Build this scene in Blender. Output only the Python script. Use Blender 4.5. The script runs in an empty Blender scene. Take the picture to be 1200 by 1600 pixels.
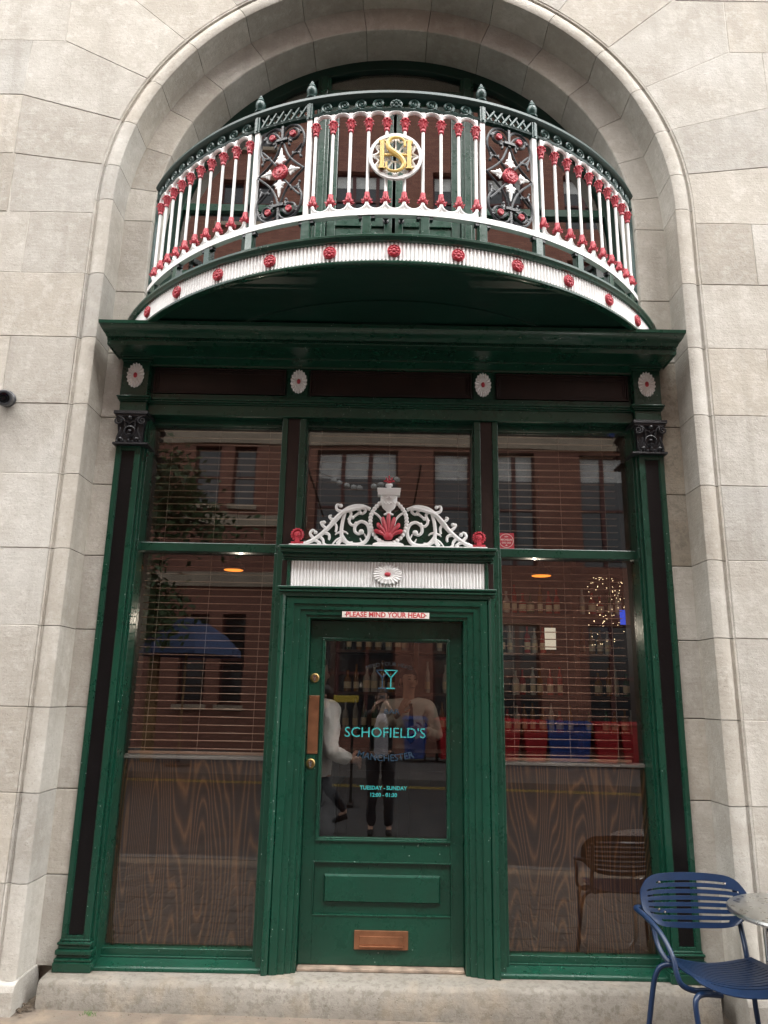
import bpy, math, random
from mathutils import Vector, Matrix
random.seed(7)
S = bpy.context.scene
COL = S.collection
R_ = math.radians
sin, cos, pi = math.sin, math.cos, math.pi
LIFT = 1.63            # heights below are measured from the lens; everything is lifted by this at the end (pavement = 0)

# ------------------------------------------------------------------ camera
cam_data = bpy.data.cameras.new('camera')
cam = bpy.data.objects.new('camera', cam_data); COL.objects.link(cam)
PITCH, ROLL, YAW, FPX = R_(14.065), R_(1.087), R_(-0.112), 1153.6
fwd = Vector((sin(YAW) * cos(PITCH), cos(YAW) * cos(PITCH), sin(PITCH)))
rgt = Vector((cos(YAW), -sin(YAW), 0)); upv = rgt.cross(fwd)
r2 = cos(ROLL) * rgt + sin(ROLL) * upv; u2 = -sin(ROLL) * rgt + cos(ROLL) * upv
M = Matrix((r2, u2, -fwd)).transposed().to_4x4(); M.translation = (-0.0203, -4.5, 0)
cam.matrix_world = M
cam_data.sensor_fit = 'VERTICAL'; cam_data.sensor_height = 36; cam_data.lens = FPX / 1600 * 36
cam_data.clip_start = 0.01; cam_data.clip_end = 500
S.camera = cam

# ------------------------------------------------------------------ world, sun, exposure
SUN_EL, SUN_AZ = R_(47), R_(-38)          # high overcast sun, behind the camera and to the left
W = bpy.data.worlds.new('World'); S.world = W; W.use_nodes = True
wn = W.node_tree.nodes; wl = W.node_tree.links
sky = wn.new('ShaderNodeTexSky'); sky.sky_type = 'NISHITA'; sky.sun_disc = False
sky.sun_elevation = SUN_EL; sky.sun_rotation = R_(180) + SUN_AZ; sky.air_density = 1.5; sky.dust_density = 4.0
hs = wn.new('ShaderNodeHueSaturation'); hs.inputs['Saturation'].default_value = 0.13
wl.new(sky.outputs[0], hs.inputs['Color']); wl.new(hs.outputs[0], wn['Background'].inputs['Color'])
wn['Background'].inputs['Strength'].default_value = 0.145
sd = bpy.data.lights.new('sun', 'SUN'); sd.energy = 1.25; sd.angle = R_(55); sd.color = (1, 0.97, 0.93)
sun = bpy.data.objects.new('sun', sd); COL.objects.link(sun)
sun_from = Vector((sin(SUN_AZ) * cos(SUN_EL), -cos(SUN_AZ) * cos(SUN_EL), sin(SUN_EL)))
sun.rotation_euler = sun_from.to_track_quat('Z', 'Y').to_euler(); sun.location = (-6, -14, 25)
S.view_settings.view_transform = 'Standard'; S.view_settings.look = 'None'
S.view_settings.exposure = 2.25; S.view_settings.gamma = 1
S.view_settings.use_curve_mapping = False
S.cycles.max_bounces = 8; S.cycles.transparent_max_bounces = 12

# ------------------------------------------------------------------ materials
MATS = {}
def mat(name, col, rough=0.5, metal=0.0, var=0.12, vs=6.0, bump=0.0, bs=60.0, rand=0.0, coat=0.0, spec=0.5,
        specks=None, emit=None, detail=6):
    m = bpy.data.materials.new(name); m.use_nodes = True
    n = m.node_tree.nodes; l = m.node_tree.links; b = n['Principled BSDF']
    tc = n.new('ShaderNodeTexCoord'); geo = n.new('ShaderNodeNewGeometry')
    nz = n.new('ShaderNodeTexNoise'); nz.inputs['Scale'].default_value = vs; nz.inputs['Detail'].default_value = detail
    l.new(geo.outputs['Position'], nz.inputs['Vector'])
    mr = n.new('ShaderNodeMapRange'); mr.inputs['From Min'].default_value = .3; mr.inputs['From Max'].default_value = .7
    mr.inputs['To Min'].default_value = 1 - var; mr.inputs['To Max'].default_value = 1 + var
    l.new(nz.outputs['Fac'], mr.inputs['Value'])
    val = mr.outputs[0]
    if rand:
        oi = n.new('ShaderNodeObjectInfo'); m2 = n.new('ShaderNodeMapRange')
        m2.inputs['To Min'].default_value = 1 - rand; m2.inputs['To Max'].default_value = 1 + rand
        l.new(oi.outputs['Random'], m2.inputs['Value'])
        mm = n.new('ShaderNodeMath'); mm.operation = 'MULTIPLY'; l.new(val, mm.inputs[0]); l.new(m2.outputs[0], mm.inputs[1]); val = mm.outputs[0]
    vm = n.new('ShaderNodeVectorMath'); vm.operation = 'SCALE'; vm.inputs[0].default_value = col; l.new(val, vm.inputs['Scale'])
    out = vm.outputs[0]
    if specks:
        sc, th, scol = specks
        vo = n.new('ShaderNodeTexVoronoi'); vo.inputs['Scale'].default_value = sc; l.new(geo.outputs['Position'], vo.inputs['Vector'])
        lt = n.new('ShaderNodeMath'); lt.operation = 'LESS_THAN'; lt.inputs[1].default_value = th; l.new(vo.outputs['Distance'], lt.inputs[0])
        n2 = n.new('ShaderNodeTexNoise'); n2.inputs['Scale'].default_value = 3.1; l.new(geo.outputs['Position'], n2.inputs['Vector'])
        gt = n.new('ShaderNodeMath'); gt.operation = 'GREATER_THAN'; gt.inputs[1].default_value = .5; l.new(n2.outputs['Fac'], gt.inputs[0])
        mu = n.new('ShaderNodeMath'); mu.operation = 'MULTIPLY'; l.new(lt.outputs[0], mu.inputs[0]); l.new(gt.outputs[0], mu.inputs[1])
        mx = n.new('ShaderNodeMix'); mx.data_type = 'RGBA'; mx.inputs[7].default_value = (*scol, 1)
        l.new(mu.outputs[0], mx.inputs[0]); l.new(out, mx.inputs[6]); out = mx.outputs[2]
    l.new(out, b.inputs['Base Color'])
    b.inputs['Roughness'].default_value = rough; b.inputs['Metallic'].default_value = metal
    b.inputs['Specular IOR Level'].default_value = spec
    if coat: b.inputs['Coat Weight'].default_value = coat; b.inputs['Coat Roughness'].default_value = .08
    if bump:
        nb = n.new('ShaderNodeTexNoise'); nb.inputs['Scale'].default_value = bs; nb.inputs['Detail'].default_value = 5
        l.new(geo.outputs['Position'], nb.inputs['Vector'])
        bp = n.new('ShaderNodeBump'); bp.inputs['Strength'].default_value = bump; bp.inputs['Distance'].default_value = .01
        l.new(nb.outputs['Fac'], bp.inputs['Height']); l.new(bp.outputs[0], b.inputs['Normal'])
    if emit: b.inputs['Emission Color'].default_value = (*emit[:3], 1); b.inputs['Emission Strength'].default_value = emit[3]
    MATS[name] = m
    return m

def nodes_of(m): return m.node_tree.nodes, m.node_tree.links, m.node_tree.nodes['Principled BSDF']

DUST = (.34, .40, .36)
mat('green_paint', (.0032, .043, .0245), .30, var=.16, vs=2.6, bump=.16, bs=34, specks=(30, .075, DUST), coat=.3)
mat('dark_green_paint', (.0042, .026, .018), .36, var=.15, vs=3, bump=.1, bs=30)
mat('iron_green', (.022, .060, .053), .34, var=.22, vs=14, bump=.2, bs=90)
mat('iron_rail', (.011, .036, .031), .42, var=.2, vs=10, bump=.15, bs=60)
mat('iron_black', (.014, .016, .020), .38, var=.3, vs=18, bump=.25, bs=110, spec=.6)
mat('black_paint', (.004, .0035, .004), .34, var=.3, vs=6, bump=.1, bs=80, spec=.3, specks=(60, .05, (.12, .12, .13)))
mat('brown_panel', (.017, .0085, .0068), .35, var=.35, vs=9, bump=.12, bs=40)
mat('white_paint', (.82, .82, .81), .42, var=.05, vs=9, bump=.16, bs=75)
mat('red_paint', (.46, .040, .060), .42, var=.14, vs=20, bump=.2, bs=120)
mat('gold_paint', (.72, .50, .15), .40, var=.12, vs=12, bump=.25, bs=130)
mat('mortar', (.46, .435, .39), .9, var=.2, vs=8, bump=.4, bs=120)
mat('copper_plate', (.27, .12, .062), .36, metal=.6, var=.25, vs=16, bump=.1, bs=140)
mat('brass', (.34, .23, .09), .32, metal=.9, var=.2, vs=20)
mat('steel', (.72, .72, .70), .18, metal=1, var=.04)
mat('navy_metal', (.0035, .018, .056), .36, var=.10, vs=20, bump=.06, bs=260, specks=(70, .045, (.20, .24, .32)))
mat('slat_wood', (.40, .24, .17), .45, var=.15, vs=8)
mat('cord', (.42, .30, .24), .8)
mat('sill_grey', (.36, .33, .31), .5)
mat('teal_letter', (.030, .30, .29), .5, var=.02)
mat('blue_letter', (.012, .036, .062), .5, var=.02)
mat('reflection_letter', (.020, .026, .03), .5, var=.02)
mat('sign_white', (.72, .67, .62), .45, var=.04)
mat('sign_red', (.50, .028, .035), .5, var=.04)
mat('sticker_red', (.44, .030, .050), .45, var=.04)
mat('asphalt', (.045, .045, .045), .8, var=.25, vs=3, bump=.5, bs=150)
mat('far_pavement', (.12, .114, .106), .85, var=.2, vs=2, bump=.3, bs=60)
mat('setts', (.085, .075, .066), .8, var=.3, vs=5, bump=.4, bs=90)
mat('yellow_line', (.55, .38, .05), .7, var=.2, vs=20)
mat('far_stone', (.40, .32, .24), .8, var=.15, vs=2)
mat('far_frame', (.10, .028, .024), .5)
mat('far_white', (.62, .62, .60), .5)
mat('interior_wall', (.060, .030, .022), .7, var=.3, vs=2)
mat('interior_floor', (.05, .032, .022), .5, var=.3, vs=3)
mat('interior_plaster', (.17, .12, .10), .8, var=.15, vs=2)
mat('bar_wood', (.075, .032, .016), .35, var=.35, vs=5)
mat('bar_metal', (.25, .25, .26), .25, metal=1)
mat('skin', (.52, .31, .23), .5, var=.06)
mat('hair_dark', (.016, .011, .009), .5, var=.3, vs=40, bump=.6, bs=120)
mat('cloth_white', (.70, .68, .66), .85, var=.06, bump=.3, bs=18)
mat('cloth_shirt', (.78, .76, .72), .85, var=.06, bump=.2, bs=18)
mat('cloth_tee', (.62, .60, .66), .85, var=.05, bump=.2, bs=18)
mat('cloth_black', (.014, .014, .016), .85, var=.2, bump=.3, bs=18)
mat('cloth_trouser', (.022, .024, .030), .85, var=.2, bump=.3, bs=14)
mat('cloth_cream', (.55, .52, .47), .85, var=.06, bump=.3, bs=14)
mat('phone_grey', (.30, .29, .30), .3, var=.03)
mat('bin_red', (.42, .012, .018), .45, var=.12, vs=3)
mat('bin_blue', (.012, .045, .22), .45, var=.12, vs=3)
mat('rubber', (.012, .012, .012), .8)
mat('parasol_blue', (.06, .10, .21), .8, var=.08, vs=3)
mat('bark', (.06, .045, .035), .9, var=.3, vs=8, bump=.6, bs=30)
mat('leaf', (.045, .085, .028), .55, var=.35, vs=1.7, rand=.1)
mat('worn_timber', (.26, .20, .15), .8, var=.55, vs=11, bump=.4, bs=50)
mat('timber', (.30, .17, .075), .7, var=.25, vs=3)
mat('bottle_amber', (.22, .095, .022), .08, var=.1, spec=.8)
mat('bottle_green', (.035, .075, .03), .08, var=.1, spec=.8)
mat('bottle_clear', (.42, .40, .36), .06, var=.05, spec=.8)
mat('bottle_red', (.34, .03, .02), .08, var=.1, spec=.8)
mat('paper_label', (.62, .52, .36), .7, var=.1, vs=30)
mat('cctv_grey', (.055, .058, .064), .35, var=.05)
mat('lens_black', (.004, .004, .005), .08, var=.02)
mat('lamp_glow', (.12, .04, .01), .5, emit=(1, .30, .04, .45))
mat('fairy_glow', (.9, .8, .6), .5, emit=(1, .75, .42, 2.2))
mat('blue_glow', (.1, .2, .9), .5, emit=(.02, .10, .9, .22))
mat('screen_glow', (.7, .7, .6), .5, emit=(1, .9, .72, .14))
mat('litter', (.10, .075, .05), .9, var=.4, vs=40)
mat('weed', (.07, .16, .03), .7)
mat('yellow_plastic', (.62, .45, .06), .5, var=.05)

def stone_mat(name, base, warm, dirt=.0):
    m = mat(name, base, .82, var=.0)
    n, l, b = nodes_of(m); geo = n['Geometry'] if 'Geometry' in n else n.new('ShaderNodeNewGeometry')
    pos = geo.outputs['Position']
    oi = n.new('ShaderNodeObjectInfo')
    def noise(sc, det=6, rough=.6):
        q = n.new('ShaderNodeTexNoise'); q.inputs['Scale'].default_value = sc; q.inputs['Detail'].default_value = det; q.inputs['Roughness'].default_value = rough
        l.new(pos, q.inputs['Vector']); return q.outputs['Fac']
    def mrange(v, a, c, d, e):
        q = n.new('ShaderNodeMapRange'); q.inputs[1].default_value = a; q.inputs[2].default_value = c; q.inputs[3].default_value = d; q.inputs[4].default_value = e
        l.new(v, q.inputs[0]); return q.outputs[0]
    def mix(f, a, c, mode='MIX'):
        q = n.new('ShaderNodeMix'); q.data_type = 'RGBA'; q.blend_type = mode
        for s, v in ((0, f), (6, a), (7, c)):
            if isinstance(v, (int, float)): q.inputs[s].default_value = v
            elif isinstance(v, tuple): q.inputs[s].default_value = (*v, 1)
            else: l.new(v, q.inputs[s])
        return q.outputs[2]
    c = mix(oi.outputs['Random'], base, warm)
    c = mix(mrange(noise(2.3), .38, .66, 0, .75), c, tuple(x * .80 for x in warm))
    c = mix(mrange(noise(13, 8, .7), .48, .70, 0, .55), c, tuple(min(1, x * 1.25) for x in base))
    c = mix(mrange(noise(60, 5), .58, .70, 0, .42), c, tuple(x * .55 for x in warm))
    # fine horizontal bedding
    mp = n.new('ShaderNodeMapping'); mp.inputs['Scale'].default_value = (3, 3, 40); l.new(pos, mp.inputs['Vector'])
    bd = n.new('ShaderNodeTexNoise'); bd.inputs['Scale'].default_value = 1.6; bd.inputs['Detail'].default_value = 6; l.new(mp.outputs[0], bd.inputs['Vector'])
    c = mix(mrange(bd.outputs['Fac'], 0.56, .72, 0, .10), c, tuple(x * .7 for x in warm))
    mk = n.new('ShaderNodeMapping'); mk.inputs['Scale'].default_value = (11, 11, .55); l.new(pos, mk.inputs['Vector'])
    sk_ = n.new('ShaderNodeTexNoise'); sk_.inputs['Scale'].default_value = 1.0; sk_.inputs['Detail'].default_value = 7; l.new(mk.outputs[0], sk_.inputs['Vector'])
    c = mix(mrange(sk_.outputs['Fac'], .54, .72, 0, .34), c, tuple(x * .66 for x in warm))
    # per-stone value
    hv = n.new('ShaderNodeHueSaturation'); l.new(c, hv.inputs['Color'])
    rr = n.new('ShaderNodeMath'); rr.operation = 'MULTIPLY'; rr.inputs[1].default_value = 7.13; l.new(oi.outputs['Random'], rr.inputs[0])
    fr = n.new('ShaderNodeMath'); fr.operation = 'FRACT'; l.new(rr.outputs[0], fr.inputs[0])
    l.new(mrange(fr.outputs[0], 0, 1, .85, 1.08), hv.inputs['Value'])
    c = hv.outputs[0]
    if dirt:
        c = mix(mrange(noise(26, 8, .72), .49, .57, 0, dirt), c, (.13, .115, .09))
        c = mix(mrange(noise(5, 4), .5, .75, 0, .3), c, (.42, .33, .22))
    l.new(c, b.inputs['Base Color'])
    # pits, bedding and tooling relief
    ad = n.new('ShaderNodeMath'); ad.operation = 'ADD'; l.new(noise(38, 8, .7), ad.inputs[0])
    m3 = n.new('ShaderNodeMath'); m3.operation = 'MULTIPLY'; m3.inputs[1].default_value = .25; l.new(bd.outputs['Fac'], m3.inputs[0]); l.new(m3.outputs[0], ad.inputs[1])
    vo = n.new('ShaderNodeTexVoronoi'); vo.inputs['Scale'].default_value = 24; l.new(pos, vo.inputs['Vector'])
    pit = mrange(vo.outputs['Distance'], 0, .09, -.9, 0)
    a2 = n.new('ShaderNodeMath'); a2.operation = 'ADD'; l.new(ad.outputs[0], a2.inputs[0]); l.new(pit, a2.inputs[1])
    bp = n.new('ShaderNodeBump'); bp.inputs['Strength'].default_value = .62; bp.inputs['Distance'].default_value = .008
    l.new(a2.outputs[0], bp.inputs['Height']); l.new(bp.outputs[0], b.inputs['Normal'])
    return m
stone_mat('stone', (.470, .455, .418), (.435, .398, .338))
stone_mat('step_stone', (.275, .258, .225), (.25, .225, .188), dirt=.6)
stone_mat('stained_stone', (.37, .34, .285), (.33, .285, .22), dirt=.45)
stone_mat('pavement', (.22, .18, .14), (.195, .155, .12), dirt=.5)

def worn_paint(m, lo, hi):
    n, l, b = nodes_of(m); pos = n['Geometry'].outputs['Position']
    q = n.new('ShaderNodeTexNoise'); q.inputs['Scale'].default_value = 7; q.inputs['Detail'].default_value = 8; q.inputs['Roughness'].default_value = .7; l.new(pos, q.inputs['Vector'])
    r = n.new('ShaderNodeMapRange'); r.inputs[1].default_value = .3; r.inputs[2].default_value = .7; r.inputs[3].default_value = lo; r.inputs[4].default_value = hi; l.new(q.outputs['Fac'], r.inputs[0]); l.new(r.outputs[0], b.inputs['Roughness'])
    mp = n.new('ShaderNodeMapping'); mp.inputs['Scale'].default_value = (130, 130, 7); l.new(pos, mp.inputs['Vector'])
    br = n.new('ShaderNodeTexNoise'); br.inputs['Scale'].default_value = 1; br.inputs['Detail'].default_value = 3; l.new(mp.outputs[0], br.inputs['Vector'])
    b2 = n.new('ShaderNodeBump'); b2.inputs['Strength'].default_value = .14; b2.inputs['Distance'].default_value = .004; l.new(br.outputs['Fac'], b2.inputs['Height'])
    old = b.inputs['Normal'].links[0].from_node; l.new(b2.outputs[0], old.inputs['Normal'])
worn_paint(MATS['green_paint'], .20, .42)
def wood_mat():
    m = mat('grain_wood', (.09, .04, .02), .42, var=0)
    n, l, b = nodes_of(m); pos = n['Geometry'].outputs['Position'] if 'Geometry' in n else n.new('ShaderNodeNewGeometry').outputs['Position']
    mp = n.new('ShaderNodeMapping'); mp.inputs['Scale'].default_value = (1, 1, .085); l.new(pos, mp.inputs['Vector'])
    nz = n.new('ShaderNodeTexNoise'); nz.inputs['Scale'].default_value = 5.2; nz.inputs['Detail'].default_value = .6; l.new(mp.outputs[0], nz.inputs['Vector'])
    ml = n.new('ShaderNodeMath'); ml.operation = 'MULTIPLY'; ml.inputs[1].default_value = 74; l.new(nz.outputs['Fac'], ml.inputs[0])
    fr = n.new('ShaderNodeMath'); fr.operation = 'PINGPONG'; fr.inputs[1].default_value = 1; l.new(ml.outputs[0], fr.inputs[0])
    mp2 = n.new('ShaderNodeMapping'); mp2.inputs['Scale'].default_value = (210, 210, 2.4); l.new(pos, mp2.inputs['Vector'])
    n2 = n.new('ShaderNodeTexNoise'); n2.inputs['Scale'].default_value = 1; n2.inputs['Detail'].default_value = 4; l.new(mp2.outputs[0], n2.inputs['Vector'])
    cr = n.new('ShaderNodeValToRGB'); cr.color_ramp.elements[0].color = (.034, .0140, .0065, 1); cr.color_ramp.elements[1].color = (.30, .135, .052, 1)
    pw = n.new('ShaderNodeMath'); pw.operation = 'POWER'; pw.inputs[1].default_value = 2.6; l.new(fr.outputs[0], pw.inputs[0])
    av = n.new('ShaderNodeMath'); av.operation = 'MULTIPLY'; l.new(pw.outputs[0], av.inputs[0]); l.new(n2.outputs['Fac'], av.inputs[1])
    a2 = n.new('ShaderNodeMath'); a2.operation = 'MULTIPLY_ADD'; a2.inputs[1].default_value = 1.3; a2.inputs[2].default_value = .05
    l.new(av.outputs[0], a2.inputs[0]); l.new(a2.outputs[0], cr.inputs['Fac']); l.new(cr.outputs[0], b.inputs['Base Color'])
wood_mat()

def brick_mat():
    m = mat('far_brick', (.22, .07, .04), .85, var=0)
    n, l, b = nodes_of(m); pos = n['Geometry'].outputs['Position'] if 'Geometry' in n else n.new('ShaderNodeNewGeometry').outputs['Position']
    sx = n.new('ShaderNodeSeparateXYZ'); l.new(pos, sx.inputs[0]); cx = n.new('ShaderNodeCombineXYZ'); l.new(sx.outputs[0], cx.inputs[0]); l.new(sx.outputs[2], cx.inputs[1])
    bk = n.new('ShaderNodeTexBrick'); bk.inputs['Color1'].default_value = (.32, .135, .095, 1); bk.inputs['Color2'].default_value = (.23, .088, .062, 1)
    bk.inputs['Mortar'].default_value = (.16, .10, .075, 1); bk.inputs['Scale'].default_value = 1; bk.inputs['Brick Width'].default_value = .235; bk.inputs['Row Height'].default_value = .078
    bk.inputs['Mortar Size'].default_value = .006
    l.new(cx.outputs[0], bk.inputs['Vector']); l.new(bk.outputs['Color'], b.inputs['Base Color'])
brick_mat()

def table_mat():
    m = mat('swirl_steel', (.62, .62, .60), .24, metal=1, var=0)
    n, l, b = nodes_of(m); pos = n['Geometry'].outputs['Position'] if 'Geometry' in n else n.new('ShaderNodeNewGeometry').outputs['Position']
    vo = n.new('ShaderNodeTexVoronoi'); vo.inputs['Scale'].default_value = 30; l.new(pos, vo.inputs['Vector'])
    ml = n.new('ShaderNodeMath'); ml.operation = 'MULTIPLY'; ml.inputs[1].default_value = 26; l.new(vo.outputs['Distance'], ml.inputs[0])
    sn = n.new('ShaderNodeMath'); sn.operation = 'SINE'; l.new(ml.outputs[0], sn.inputs[0])
    mr = n.new('ShaderNodeMapRange'); mr.inputs[3].default_value = .22; mr.inputs[4].default_value = .42; l.new(vo.outputs['Distance'], mr.inputs[0]); l.new(mr.outputs[0], b.inputs['Roughness'])
    bp = n.new('ShaderNodeBump'); bp.inputs['Strength'].default_value = .10; bp.inputs['Distance'].default_value = .001; l.new(sn.outputs[0], bp.inputs['Height']); l.new(bp.outputs[0], b.inputs['Normal'])
table_mat()

def glass_mat(name, r0, tint):
    m = bpy.data.materials.new(name); m.use_nodes = True; n = m.node_tree.nodes; l = m.node_tree.links
    n.remove(n['Principled BSDF'])
    tr = n.new('ShaderNodeBsdfTransparent'); tr.inputs[0].default_value = (*tint, 1)
    gl = n.new('ShaderNodeBsdfGlossy'); gl.inputs['Roughness'].default_value = 0; gl.inputs['Color'].default_value = (1, 1, 1, 1)
    lw = n.new('ShaderNodeLayerWeight'); lw.inputs['Blend'].default_value = .5
    pw = n.new('ShaderNodeMath'); pw.operation = 'POWER'; pw.inputs[1].default_value = 5; l.new(lw.outputs['Facing'], pw.inputs[0])
    ma = n.new('ShaderNodeMath'); ma.operation = 'MULTIPLY_ADD'; ma.inputs[1].default_value = 1 - r0; ma.inputs[2].default_value = r0; l.new(pw.outputs[0], ma.inputs[0])
    # slight waviness of old glass
    geo = n.new('ShaderNodeNewGeometry'); nz = n.new('ShaderNodeTexNoise'); nz.inputs['Scale'].default_value = 1.7; nz.inputs['Detail'].default_value = 1; l.new(geo.outputs['Position'], nz.inputs['Vector'])
    bp = n.new('ShaderNodeBump'); bp.inputs['Strength'].default_value = .06; bp.inputs['Distance'].default_value = .01; l.new(nz.outputs['Fac'], bp.inputs['Height']); l.new(bp.outputs[0], gl.inputs['Normal'])
    mx = n.new('ShaderNodeMixShader'); l.new(ma.outputs[0], mx.inputs[0]); l.new(tr.outputs[0], mx.inputs[1]); l.new(gl.outputs[0], mx.inputs[2])
    l.new(mx.outputs[0], n['Material Output'].inputs['Surface']); MATS[name] = m
glass_mat('glass', .082, (.80, .80, .79))
glass_mat('upper_glass', .27, (.62, .61, .58))

# ------------------------------------------------------------------ mesh building helpers
class MB:
    def __init__(s): s.v = []; s.f = []
    def add(s, v, f):
        o = len(s.v); s.v += [tuple(p) for p in v]; s.f += [tuple(i + o for i in q) for q in f]; return s
    def box(s, x0, x1, y0, y1, z0, z1):
        x0, x1 = min(x0, x1), max(x0, x1); y0, y1 = min(y0, y1), max(y0, y1); z0, z1 = min(z0, z1), max(z0, z1)
        return s.add([(x0, y0, z0), (x1, y0, z0), (x1, y1, z0), (x0, y1, z0), (x0, y0, z1), (x1, y0, z1), (x1, y1, z1), (x0, y1, z1)],
                     [(0, 3, 2, 1), (4, 5, 6, 7), (0, 1, 5, 4), (1, 2, 6, 5), (2, 3, 7, 6), (3, 0, 4, 7)])
    def prism(s, poly, y0, y1):           # poly in (x,z), extruded in y
        n = len(poly); a = sum(poly[i][0] * poly[(i + 1) % n][1] - poly[(i + 1) % n][0] * poly[i][1] for i in range(n))
        if a < 0: poly = poly[::-1]
        v = [(x, y0, z) for x, z in poly] + [(x, y1, z) for x, z in poly]
        return s.add(v, [tuple(range(n)), tuple(range(2 * n - 1, n - 1, -1))] + [(i + n, (i + 1) % n + n, (i + 1) % n, i) for i in range(n)])
    def grid(s, rows, closed_u=False, closed_v=False, cap=False):   # rows of points
        n = len(rows[0]); m = len(rows); v = [p for r in rows for p in r]; f = []
        for i in range(m if closed_v else m - 1):
            for j in range(n if closed_u else n - 1):
                a = i * n + j; b = i * n + (j + 1) % n; c = ((i + 1) % m) * n + (j + 1) % n; d = ((i + 1) % m) * n + j
                f.append((a, b, c, d))
        if cap: f.append(tuple(range(n - 1, -1, -1))); f.append(tuple((m - 1) * n + j for j in range(n)))
        return s.add(v, f)
    def tube(s, pts, r, n=6, sy=1.0, cap=True, flat=None):   # flat: normal kept, scaled by sy along it
        pts = [Vector(p) for p in pts]; m = len(pts); rr = r if isinstance(r, (list, tuple)) else [r] * m
        rows = []; ref = Vector(flat) if flat else None; prev = None
        for i, p in enumerate(pts):
            t = (pts[min(i + 1, m - 1)] - pts[max(i - 1, 0)]).normalized()
            if ref is not None: u = ref - t * ref.dot(t)
            else:
                if prev is None: prev = Vector((0, 0, 1)) if abs(t.z) < .9 else Vector((0, 1, 0))
                u = prev - t * prev.dot(t)
            u.normalize(); prev = u; w = t.cross(u)
            rows.append([p + u * (cos(2 * pi * k / n) * rr[i] * sy) + w * (sin(2 * pi * k / n) * rr[i]) for k in range(n)])
        return s.grid(rows, closed_u=True, cap=cap)
    def lathe(s, prof, n=12, c=(0, 0, 0), axis='z', cap=True, sx=1.0, sy=1.0):
        rows = []
        for r, h in prof:
            row = []
            for k in range(n):
                a = 2 * pi * k / n; p = (r * cos(a) * sx, r * sin(a) * sy, h)
                if axis == 'y': p = (p[0], -p[2], p[1])       # lathe axis towards -y (h = distance out of the wall)
                row.append((p[0] + c[0], p[1] + c[1], p[2] + c[2]))
            rows.append(row)
        return s.grid(rows, closed_u=True, cap=cap)
    def ball(s, c, rx, ry=None, rz=None, n=10, m=6):
        ry = rx if ry is None else ry; rz = rx if rz is None else rz
        rows = [[(c[0] + rx * sin(pi * i / m) * cos(2 * pi * k / n), c[1] + ry * sin(pi * i / m) * sin(2 * pi * k / n), c[2] - rz * cos(pi * i / m)) for k in range(n)] for i in range(1, m)]
        return s.grid(rows, closed_u=True, cap=True)
    def xform(s, Mx, start=0):
        s.v[start:] = [tuple(Mx @ Vector(p)) for p in s.v[start:]]; return s
    def mesh(s, name):
        me = bpy.data.meshes.new(name); me.from_pydata(s.v, [], s.f); me.validate(); 
        import bmesh
        b = bmesh.new(); b.from_mesh(me); bmesh.ops.recalc_face_normals(b, faces=b.faces); b.to_mesh(me); b.free()
        me.update(); return me
    def build(s, name, m, parent=None, smooth=None, bevel=0, loc=None, rz=0):
        return link(name, s.mesh(name), m, parent, smooth, bevel, loc, rz)

def link(name, me, m, parent=None, smooth=None, bevel=0, loc=None, rz=0):
    if m is not None:
        me.materials.clear(); me.materials.append(MATS[m])
    o = bpy.data.objects.new(name, me); COL.objects.link(o); o.parent = parent
    if loc: o.location = loc
    if rz: o.rotation_euler.z = rz
    if smooth is not None:
        me.shade_smooth() if hasattr(me, 'shade_smooth') else None
        if smooth < 3: me.set_sharp_from_angle(angle=smooth)
    if bevel:
        b = o.modifiers.new('bevel', 'BEVEL'); b.width = bevel; b.segments = 2; b.limit_method = 'ANGLE'; b.angle_limit = R_(40)
    return o
SM = R_(40)
def again(o, parent=None, loc=None, rz=None):
    c = o.copy(); COL.objects.link(c); c.parent = parent if parent is not None else o.parent
    if loc is not None: c.location = loc
    if rz is not None: c.rotation_euler.z = rz
    for ch in list(o.children): again(ch, parent=c)
    return c
def tag(o, label, cat, group=None):
    o['label'] = label; o['category'] = cat
    if group: o['group'] = group
    return o
def thing(name, label, cat, loc=(0, 0, 0), group=None):
    o = bpy.data.objects.new(name, None); o.empty_display_size = .1; COL.objects.link(o); o.location = loc
    return tag(o, label, cat, group)
def structure(o): o['kind'] = 'structure'; return o
def stuff(o): o['kind'] = 'stuff'; return o

def inset(poly, d):
    n = len(poly); out = []
    a = sum(poly[i][0] * poly[(i + 1) % n][1] - poly[(i + 1) % n][0] * poly[i][1] for i in range(n))
    if a < 0: poly = poly[::-1]
    for i in range(n):
        p0, p1, p2 = Vector(poly[i - 1]), Vector(poly[i]), Vector(poly[(i + 1) % n])
        e1 = (p1 - p0).normalized(); e2 = (p2 - p1).normalized()
        n1 = Vector((-e1.y, e1.x)); n2 = Vector((-e2.y, e2.x)); k = 1 + n1.dot(n2)
        out.append(tuple(p1 + (n1 + n2) * (d / max(k, .35))))
    return out
def stone_block(poly, yf, yb, parent, gap=.0013, ch=.003, name='stone_block', m='stone'):
    yf += random.uniform(-.0022, .0022)
    p0 = inset(poly, gap); p1 = inset(p0, ch); n = len(p0)
    v = [(x, yf, z) for x, z in p1] + [(x, yf + ch * .8, z) for x, z in p0] + [(x, yb, z) for x, z in p0]
    f = [tuple(range(n))]
    for i in range(n):
        j = (i + 1) % n; f.append((i + n, j + n, j, i)); f.append((i + 2 * n, j + 2 * n, j + n, i + n))
    f.append(tuple(range(3 * n - 1, 2 * n - 1, -1)))
    return MB().add(v, f).build(name, m, parent)
def rect(x0, x1, z0, z1): return [(x0, z0), (x1, z0), (x1, z1), (x0, z1)]

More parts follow.
